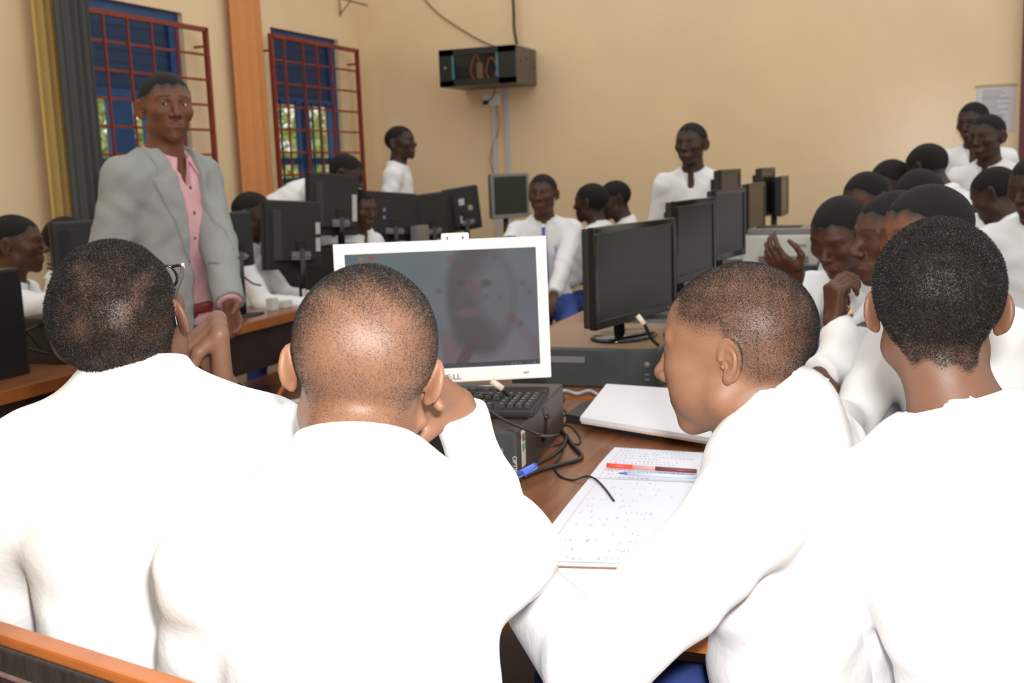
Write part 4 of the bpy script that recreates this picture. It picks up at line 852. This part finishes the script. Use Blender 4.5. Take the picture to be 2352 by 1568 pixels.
desk_cable('black cable knotted beside the nearest computer', [(1275, 930), (1300, 945), (1302, 965), (1285, 985), (1275, 975), (1290, 955), (1320, 952)], .0026)
cable('cable', [atZ(1272, 902, TZ+.006), atZ(1300, 897, TZ+.006), atZ(1325, 904, TZ+.006), atZ(1352, 897, TZ+.006), atZ(1372, 905, TZ+.006)], .005, M_CABLEG, 'grey cable lying behind the closed exercise book')
cable('cable', [atD(1135, 905, 2.10)+[0, 0, 0], atD(1095, 903, 2.10), atD(1097, 920, 2.06), atD(1150, 960, 1.99), atD(1205, 985, 1.93), atD(1250, 1000, 1.93), atZ(1285, 998, TZ+.01)], .0028, M_CABLE, 'thin keyboard cable hanging over the keys of the nearest keyboard')
cable('cable', [atD(1250, 940, 1.98), atD(1256, 965, 1.95), atZ(1250, 1010, TZ+.03), atZ(1235, 1045, TZ+.008), atZ(1218, 1070, TZ+.008)], .0055, M_CABLE, 'thick cable dropping over the side of the nearest computer')
def plugc(label, a, b, c):
    e = empty('video_cable', a, label, 'cable'); a, b, c = map(np.array, (a, b, c)); MB().tube([(0, 0, 0), b-a], .007, 10).obj('ferrite_sleeve', mat('sleeve_cream', (.72, .62, .48), .5), e); MB().tube(smooth_path([b-a, (b-a)*.5+(c-a)*.5-[0, 0, .01], c-a]), .005, 8).obj('lead', M_CABLE, e)
plugc('video cable with a cream ferrite sleeve hanging below the white-framed monitor', atD(1128, 874, 2.34), atD(1155, 893, 2.34), atD(1185, 905, 2.36))
plugc('video cable with a white sleeve hanging below the glossy black monitor', atD(1464, 724, 2.95), atD(1480, 744, 2.95), atZ(1512, 792, .868))
# power strip and leads under the left desk
ps = atD(635, 938, 3.75); e = empty('power_strip', ps-np.array([0, 0, .02]), 'white power strip with an orange lead on the low shelf of the left desk', 'power strip', rz=R(60)); 
MB().box((0, 0, .018), (.30, .055, .036), bev=.006).obj('body', mat('strip_white', (.55, .56, .52), .5), e)
MB().box((-.08, 0, .055), (.05, .045, .04), bev=.008).obj('plug', M_BLACK, e); MB().tube(smooth_path([(.0, 0, .05), (.06, .02, .10), (.16, .03, .13)]), .008, 8).obj('orange_lead', mat('lead_orange', (.55, .12, .02), .5), e)
# plugs and small boxes on the far left desk
for i, (x, y, w_, h_, lb) in enumerate(((622, 655, .05, .06, 'pale plug block standing on the left desk'), (650, 668, .07, .035, 'flat cream plug lying beside the plug block'), (697, 650, .02, .07, 'thin white adapter standing at the end of the left desk plugs'), (741, 614, .06, .02, 'small white box on the desk beneath the raised monitor'))):
    p = atX(x, y, -2.95 if i < 3 else -3.0); tag(MB().box((0, 0, h_/2), (w_*.8, w_, h_), bev=.006).obj('plug_adapter', M_SILV, None, (p[0], p[1], .75)), lb, 'plug')
cable('cable', [atX(545, 605, -3.0), atX(556, 630, -2.95), atX(580, 650, -2.92), atX(600, 655, -2.9)], .004, M_CABLE, 'thin black lead trailing from the monitor back beside the jacket')
cable('cable', [atX(20, 715, -3.0), atX(45, 745, -2.95), atX(75, 775, -2.92), atX(95, 800, -2.9)], .006, M_CABLE, 'dark lead drooping over the near left desk')
cable('cable', [atX(95, 745, -2.95), atX(50, 765, -2.92), atX(25, 790, -2.9), atX(60, 800, -2.88), atX(110, 812, -2.85)], .005, M_CABLE, 'second dark lead curled on the near left desk')
b_ = atX(110, 760, -2.95); tag(MB().box((0, 0, .08), (.20, .18, .17), bev=.01).obj('loudspeaker', M_BLACKM, None, (b_[0], b_[1]+.05, .75)), 'squat black box on the near left desk in front of the seated boy', 'box')
b_ = atX(4, 720, -2.9); tag(MB().box((0, 0, .18), (.10, .30, .36), bev=.01).obj('desktop_computer', M_BLACK, None, (b_[0]+.0, b_[1]-.10, .75)), 'black computer tower cut off by the left picture edge', 'computer')

# ------------------------------------------------------------------ outside
M_LEAF = mat('leaf_green', (.52, .62, .22), .6, noise=.5, nscale=2.5)
lnt = M_LEAF.node_tree; lnt.nodes['Principled BSDF'].inputs['Subsurface Weight'].default_value = 0
def tree(label, x, y, zc, rx, ry, rz_, n, seed):
    rg = np.random.default_rng(seed); e = empty('tree', (x, y, -.3), label, 'tree', 'trees outside the windows')
    MB().tube([(0, 0, 0), (.1, .05, 1.0), (0, .1, zc+.3)], .12, 8, r2=.05).obj('trunk', mat('bark', (.16, .11, .07), .8, noise=.4, nscale=20), e)
    cl = rg.normal(0, 1, (int(n/60), 3)); cl /= np.linalg.norm(cl, axis=1, keepdims=True); cl *= rg.random((len(cl), 1))**.4; cen = cl[rg.integers(0, len(cl), n)]*[rx, ry, rz_]+rg.normal(0, .16, (n, 3))+[0, 0, zc+.3]
    a = rg.normal(0, 1, (n, 3)); a /= np.linalg.norm(a, axis=1, keepdims=True); b = np.cross(a, rg.normal(0, 1, (n, 3))); b /= np.linalg.norm(b, axis=1, keepdims=True); s = .07+.05*rg.random((n, 1))
    V = np.stack([cen-a*s, cen+b*s*.4, cen+a*s, cen-b*s*.4], 1).reshape(-1, 3); Q = np.arange(n*4).reshape(-1, 4); np_mesh('foliage', V, Q, M_LEAF, e, smooth=False)
tree('leafy tree seen through the large window', -9.6, 10.6, 1.7, 1.9, 2.6, 1.9, 9000, 1)
tree('leafy tree seen through the smaller window', -10.0, 16.0, 1.3, 2.0, 3.0, 1.5, 9000, 2)
struct(MB().box((-10.6, 12, -.36), (12, 22, .1)).obj('outside_ground', mat('ground_outside', (.45, .36, .24), .9, noise=.4, nscale=2)))  # ground slab outside the windows

# ------------------------------------------------------------------ the people
def toward(px):   # compass angle from which a face at picture column px looks straight at the camera
    v = ray(px, 450); return math.degrees(math.atan2(-v[0], -v[1]))
LOOKR = lambda px, a: toward(px)-a      # turned a degrees towards the right-hand side of the room
def away(px): return toward(px)+180
# --- four nearest pupils
def spotty(seed, amt):
    def f(l): return 1-amt*np.clip(.9*np.sin(l[:, 0]*60+seed+3*np.sin(l[:, 2]*31+seed))*np.sin(l[:, 2]*47+2*np.sin(l[:, 0]*37))+.15, 0, 1)
    return f
hcL = atD(286, 742, 1.38)
wr1 = atD(512, 900, 1.50); kn1 = atD(500, 732, 1.48)
pL, iL = person('pupil in glasses seen from behind, far left of the nearest row', hcL, away(283)+13, away(283)+6, pitch=-20, roll=-12, lean=12, k=.98, hs=.93, skin=4, hres=.0022, res=.005, sres=.0055, wide=.92, nl=.025, drop=.075, slk=.5, sleeve=.72,
    P=dict(seed=1., ear=.82, zones=[((wr1+kn1)/2+np.array([0, 0, -.01]), np.array([.10, .10, .13]), .0024)]), hair='strand', hair_n=100000, dens=.80, hair_len=.0040, hairpat=spotty(1, .25),
    arms=(None, dict(to=wr1, hk=1.12, d=kn1-wr1, pn=-AX-AF*.35-AD*.15, curl=[(2.15, .55, .25), (2.2, .5, .25), (2.2, .5, .2), (2.25, .45, .2)], tc=.9, pole=np.array([-.1, .4, -1.]))))
hcC = atD(834, 852, 1.17)
wrC = atD(1052, 938, 1.31)
pC, iC = person('pupil with a closely shaved head leaning on one hand before the white-framed monitor', hcC, away(836)+2, away(836)+2, pitch=10, roll=9, lean=10, k=.98, hs=.955, skin=5, hres=.0022, res=.005, sres=.0055, wide=.86, nl=.036, drop=.088, slk=.35,
    P=dict(seed=2., fade=.03, fo=.3, ear=.76), hair='strand', hair_n=90000, dens=.42, hair_len=.0026, hairpat=lambda l: spotty(4, .2)(l)*(.85+.9*np.clip((l[:, 2]-.02)/.10, 0, 1)**2),
    arms=(None, dict(to=wrC, d=atD(955, 905, 1.25)-wrC, pn=-AF+AD*.2-AX*.2, curl=[.5, .55, .6, .65], tc=.3, pole=np.array([.3, .1, -1.]))))
hcR = atD(1690, 808, 1.50)
pR, iR = person('pupil in profile with a cropped head, looking left', hcR, away(1702)-70, away(1702)-74, pitch=6, roll=2, lean=4, k=1.0, hs=1.03, skin=5, hres=.0020, res=.005, sres=.0055, so=.020, nl=.015, nx=atD(1745, 900, 1.5)-atD(1730, 900, 1.5), drop=.08, slk=.8,
    P=dict(seed=3., fade=.035, fo=.25, ear=.84, ea=14, earzone=-1, cheek=1, jaw=1.08, eye=.003), hair='strand', hair_n=100000, dens=.55, hair_len=.0028, hairpat=spotty(7, .2),
    arms=(dict(to=atD(1200, 1335, 1.46), pole=np.array([.2, -.9, -.25])), dict(to=hcR+np.array([-.08, .34, -.42]))))
hcB = atD(2150, 708, 1.38)
pB, iB = person('pupil with thick black cropped hair seen from behind, far right of the nearest row', hcB, away(2152)-4, away(2152)+2, pitch=2, roll=1, lean=12, side=-14, k=.98, hs=.95, skin=4, hres=.0022, res=.005, sres=.0055, neck=atD(2212, 985, 1.36), drop=.075,
    P=dict(seed=4., ear=.82, thin=1), hair='strand', hair_n=150000, dens=1.1, hair_len=.0042, arms=(None, None))
# --- the man in the jacket
hcT = atD(383, 250, 3.56)
pT, iT = person('man in a light grey jacket over a pink shirt, standing in the aisle', hcT, LOOKR(383, 16), LOOKR(383, 48), pitch=0, roll=-2, k=1.03, hs=1.0, skin=0, seated=False, hres=.0028, res=.006, hair_len=.003,
    P=dict(seed=5., eyes=True, eye=.0042, gaze=tuple(CAM-hcT), ear=.95), shirt=False, legs=True, trouser=M_GTRO, arms=(dict(to=atD(552, 800, 3.42), pole=np.array([.2, .6, -.2])), None))
def clothes(o, I):
    base, Tn, k, T, N = I['base'], I['Tn'], I['k'], I['T'], I['N']; A = I['A']; ts, tf, tu = T[:, 0], T[:, 1], T[:, 2]
    def sh(q): return I['shirtf'](q, .012)
    V, Q = surf(sh, I['slo'], I['shi'], .007); so_ = np_mesh('shirt', V-base, Q, M_PINK, o)
    make_collar(so_, N, tf, ts, I['nd'], I['cb'], k, base, M_PINK, gap=.40, open_=1.2)
    def jk(q):
        t = Tn(q); d = I['torso'](q, .030); d = smn(d, ell(t, (0, .0, -.50), (.185, .125, .26))*k, .05)
        z = t[:, 2]; hw = np.interp(z, [-.70, -.5, -.36, -.2, -.05, .02, .06], [.085, .052, .040, .048, .062, .075, .085]); cen = np.interp(z, [-.7, -.3, 0], [.01, .005, 0])
        cut = np.maximum(np.abs(t[:, 0]-cen)-hw, .0-t[:, 1])*k; d = smx(d, -cut, .006)
        for sd in (-1, 1): d = smn(d, I['armd'](q, sd, .021), .025)
        d = d+I['wr'](q, .004)
        for sd in (-1, 1):
            S, E_, W_, hp, a = A[sd]; u = (W_-E_)/np.linalg.norm(W_-E_); near = np.sqrt(((q-W_.astype(np.float32))**2).sum(-1)) < .13; d = np.where(near, np.maximum(d, (q-(W_-u*.01).astype(np.float32))@u.astype(np.float32)), d)
        d = np.maximum(d, -(z+.66)*k)
        rel = q-I['cb'].astype(np.float32); ax = rel@I['nd'].astype(np.float32); rad = np.sqrt(np.maximum((rel**2).sum(-1)-ax*ax, 0)); return smx(d, -np.maximum(rad-.082*k, -ax-.02), .008)
    V, Q = surf(jk, I['slo']-.02, I['shi']+.02, .006); jo = np_mesh('jacket', V-base, Q, M_JACK, o)
    for sd in (-1, 1):
        def lap(q):
            t = Tn(q); z = t[:, 2]; e = np.interp(z, [-.33, -.28, -.12, -.06, -.055, .03], [.0, .018, .060, .074, .052, .030]); hw = np.interp(z, [-.70, -.5, -.36, -.2, -.05, .02, .06], [.085, .052, .040, .048, .062, .075, .085]); x = (t[:, 0]-.005)*sd
            return np.maximum(np.maximum(jk(q)-.006, np.maximum(hw-.006-x, x-hw-e)*k), np.maximum(-(z+.33), np.maximum(z-.035, .02-t[:, 1]))*k)
        V, Q = surf(lap, N-.42, N+.2, .006); 
        if len(Q): np_mesh('lapel', V-base, Q, M_JACK, jo)
    def onsurf(fn, x, z, y0=.30):
        ys = np.linspace(y0, .02, 120); P_ = np.array([N+(ts*x+tf*y+tu*z)*k for y in ys], np.float32); v = fn(P_); i = np.argmax(v < 0); return P_[i]-base
    Rq = Vector((0, 0, 1)).rotation_difference(Vector(tf)).to_matrix().to_euler()
    for z in (-.09, -.17, -.25, -.33, -.41): MB().lathe([(0, 0), (.006, 0), (.006, .002), (0, .003)], n=10).obj('button', M_BTN, so_, onsurf(sh, .002, z), Rq)
    for z, x in ((-.385, -.062), (-.47, -.074)): MB().lathe([(0, 0), (.010, 0), (.010, .003), (0, .004)], n=12).obj('button', mat('button_grey', (.12, .13, .12), .4), jo, onsurf(jk, x, z), Rq)
    def belt(q): return np.maximum(I['torso'](q, .020), (np.abs(Tn(q)[:, 2]+.475)-.017)*k)
    V, Q = surf(belt, I['Pv']-.25, I['Pv']+.25, .007); np_mesh('belt', V-base, Q, M_BELT, o)
clothes(pT, iT)
# glasses, bracelet
def headpt(I, x, y, z): return I['hc']+I['M']@(np.array([x, y, z])*I['hs'])
g0 = headpt(iL, 0, .105, .012); ge = empty('eyeglasses', g0, 'black-framed glasses worn by the pupil at the far left of the nearest row', 'glasses'); M_FR = mat('frame_black', (.012, .012, .013), .2, spec=.7)
for sd in (-1, 1):
    ring = [headpt(iL, sd*.034+.026*math.cos(t)*(1 if math.sin(t) < .3 else 1.05), .104-.10*abs(.034*0+.026*math.cos(t)*sd*.5)*.3, .010+.019*max(-1, min(.85, math.sin(t)*1.15)))-g0 for t in np.linspace(0, 2*math.pi, 25)]
    MB().tube(ring, .0020, 6, caps=False).obj('rim', M_FR, ge)
    ln = MB(); ln.add([p for p in ring[:-1]], [tuple(range(24))]); ln.obj('lens', gl, ge)
    MB().tube(smooth_path([headpt(iL, sd*.060, .101, .024)-g0, headpt(iL, sd*.075, .092, .025)-g0, headpt(iL, sd*.080, .05, .024)-g0, headpt(iL, sd*.0785, .005, .023)-g0, headpt(iL, sd*.077, -.018, .016)-g0, headpt(iL, sd*.076, -.034, -.008)-g0]), .0024, 8).obj('temple_arm', M_FR, ge)
    MB().lathe([(0, -.004), (.0022, -.004), (.0022, .004), (0, .004)], n=8).obj('hinge', M_SILV, ge, headpt(iL, sd*.0775, .088, .0255)-g0)
MB().tube(smooth_path([headpt(iL, -.010, .106, .016)-g0, headpt(iL, 0, .109, .020)-g0, headpt(iL, .010, .106, .016)-g0]), .0020, 6).obj('bridge', M_FR, ge)
S_, E_, W_, hp_, a_ = iL['A'][1]; u = (W_-E_)/np.linalg.norm(W_-E_); v1 = np.cross(u, [0, 1, 0]); v1 /= np.linalg.norm(v1); v2 = np.cross(u, v1); bc = W_-u*.008
be = empty('bracelet', bc, 'dark beaded bracelet with pale stones on the wrist at the chin', 'bracelet')
MB().tube([(v1*math.cos(t)*.033+v2*math.sin(t)*.030+u*.004*math.sin(3*t)) for t in np.linspace(0, 2*math.pi, 40)], .0032, 6, caps=False).obj('cord', M_LEATH, be)
for t in np.linspace(.2, 6.2, 16)[:9]: MB().lathe([(0, -.005), (.004, -.003), (.005, 0), (.004, .003), (0, .005)], n=7).obj('stone', mat('stone_pale', (.75, .72, .58), .2), be, tuple(v1*math.cos(t)*.036+v2*math.sin(t)*.033))
# --- pupils across the room
def pupil(label, px, py, D, yaw, **kw): return person(label, atD(px, py, D), yaw, **kw)
G_ = None
pupil('seated boy with a blue tie and a shirt badge facing the camera across the room', 1246, 447, 6.3, LOOKR(1246, -14), tyaw=LOOKR(1246, -4), badge=True, tie=True, skin=1, res=.007, P=dict(ear=1.0),
      arms=(dict(to=atD(1265, 700, 6.0)), dict(to=atD(1160, 560, 6.0))), k=.95)
pupil('boy seen from behind in three-quarter view, left one of the pair near the back wall', 1357, 467, 6.75, away(1357)-60, hs=1.05, tyaw=away(1357)-60, skin=2, lean=8, k=.92)
pupil('boy turned left with a bowed head, right one of the pair near the back wall', 1411, 460, 7.05, away(1411)-100, hs=1.05, tyaw=away(1411)-90, skin=2, pitch=12, lean=8, k=.92)
pupil('boy with a shirt badge standing behind the middle row of monitors', 1587, 332, 5.95, LOOKR(1587, -22), tyaw=LOOKR(1587, -12), skin=2, seated=False, badge=True, k=.95)
pupil('boy standing in profile by the back wall near the corner', 921, 329, 7.4, LOOKR(921, 62), tyaw=LOOKR(921, 80), skin=2, seated=False, k=.95, pitch=-4)
hcb = atD(794, 402, 6.3)
pupil('boy bending far over the desk in front of the smaller window', 794, 402, 6.3, LOOKR(794, 80), tyaw=LOOKR(794, 92), skin=2, seated=False, lean=66, pitch=25, k=.98, arms=(dict(to=hcb+np.array([.06, .22, -.44])), dict(to=hcb+np.array([-.12, .05, -.46]))))
pupil('seated boy in profile between two black monitor backs in the left row', 582, 494, 5.55, LOOKR(582, 70), tyaw=LOOKR(582, 75), skin=2, pitch=4, k=.92, P=dict(mouth=-.001))
pupil('seated boy peering out right of the raised monitor', 829, 482, 6.35, LOOKR(829, 40), tyaw=LOOKR(829, 50), skin=1, pitch=8, k=.9)
hcl = atD(38, 562, 4.3)
pupil('boy in profile with a hand on the chin at the left picture edge', 38, 562, 4.3, LOOKR(38, 76), tyaw=LOOKR(38, 70), skin=1, pitch=2, k=.95, hres=.004, arms=(dict(to=hcl+np.array([.22, .02, -.22]), pn=(-.3, 0, 1), d=(-.2, .1, 1)), dict(to=hcl+np.array([.50, .05, -.24]), sleeve=.5)), sleeve=.8)
pupil('boy mostly hidden behind the bulky monitor at the left', 160, 560, 4.7, LOOKR(160, 110), tyaw=LOOKR(160, 95), skin=2, k=.92)
# right-hand group
h1 = atD(1930, 543, 3.30)
_, iW = pupil('boy looking down at his hands, nearest of the right-hand group to the printer', 1930, 543, 3.30, LOOKR(1930, -30), tyaw=LOOKR(1930, -30), skin=1, pitch=24, lean=14, k=.95, hres=.004, res=.005, arms=(dict(to=atD(1925, 720, 3.05), d=(0, .1, 1), pn=(.6, .6, 0), curl=[.9, .9, .9, .9]), dict(to=atD(1832, 628, 3.15), d=atD(1768, 590, 3.1)-atD(1832, 628, 3.15), pn=(.2, .8, .4), curl=[.5, .65, .7, .8])), sleeve=.72)
pupil('boy in profile looking left, just behind the black-haired pupil\'s left ear', 2052, 548, 2.72, LOOKR(2052, -58), tyaw=LOOKR(2052, -62), skin=1, pitch=4, lean=12, k=.95, hres=.004, res=.005, arms=(dict(to=atD(1912, 740, 2.62), d=(.02, .1, 1), pn=(.7, .5, 0), curl=[1., 1., 1., 1.]), dict(to=atD(1860, 880, 2.5))))
pupil('boy with a warmly lit forehead, half hidden by the thick black hair in front', 2125, 548, 2.28, LOOKR(2125, -48), tyaw=LOOKR(2125, -50), skin=0, pitch=6, lean=10, k=.93, hs=.94, hres=.004, legs=True, res=.005, arms=(None, dict(to=atD(1880, 960, 2.25))))
pupil('boy whose lit forehead shows above the boy looking down at his hands', 1987, 462, 4.5, LOOKR(1987, -40), skin=1, pitch=16, k=.95)
pupil('boy with bowed head behind the row, top of the sloping line of heads', 2044, 425, 5.2, LOOKR(2044, -50), skin=2, pitch=20, k=.92)
pupil('boy leaning forward in front of the two standing boys', 2128, 390, 5.1, away(2128)-55, tyaw=away(2128)-60, skin=2, pitch=22, lean=25, k=.98, seated=False)
pupil('boy of whom only a dark crown shows between two other heads', 2108, 468, 3.85, LOOKR(2108, -30), skin=2, pitch=20, k=.95)
pupil('boy standing at the back wall beside the notice sheet, head behind another boy', 2234, 282, 6.4, LOOKR(2234, -25), tyaw=LOOKR(2234, -10), skin=2, pitch=8, seated=False, k=1.0)
pupil('boy with a shirt badge standing in front of the notice sheet', 2266, 315, 5.7, LOOKR(2266, -30), tyaw=LOOKR(2266, -20), skin=2, seated=False, badge=True, pitch=6, k=.97)
pupil('boy with bowed head and neck showing, below the two standing boys', 2285, 448, 4.7, away(2285)-70, tyaw=away(2285)-50, skin=2, pitch=26, lean=20, k=.98, seated=False)
pupil('boy cut off by the right picture edge', 2372, 430, 4.2, LOOKR(2372, -30), tyaw=LOOKR(2372, -10), skin=2, pitch=15, k=.98, seated=False)

# wristwatch on the boy looking down
S_, E_, W_, hp_, a_ = iW['A'][-1]; u = (W_-E_)/np.linalg.norm(W_-E_); v1 = np.cross(u, [0, 0, 1.]); v1 /= np.linalg.norm(v1); v2 = np.cross(u, v1); wc = W_-u*.012
if (v2@(CAM-W_)) < 0: v2 = -v2
wt = empty('wristwatch', wc, 'gold wristwatch on the raised wrist of the boy looking down', 'watch')
MB().tube([v1*math.cos(t)*.034+v2*math.sin(t)*.032 for t in np.linspace(0, 2*math.pi, 30)], .0055, 6, caps=False).obj('strap', M_GOLD, wt)
wm = MB(); wm.lathe([(0, 0), (.017, 0), (.018, .004), (.015, .008), (0, .008)], n=20); rq = Vector((0, 0, 1)).rotation_difference(Vector(v2)).to_matrix(); wm.v = [tuple(rq@Vector(v)+Vector(v2*.034)) for v in wm.v]; wm.obj('watch_face', M_GOLD, wt)
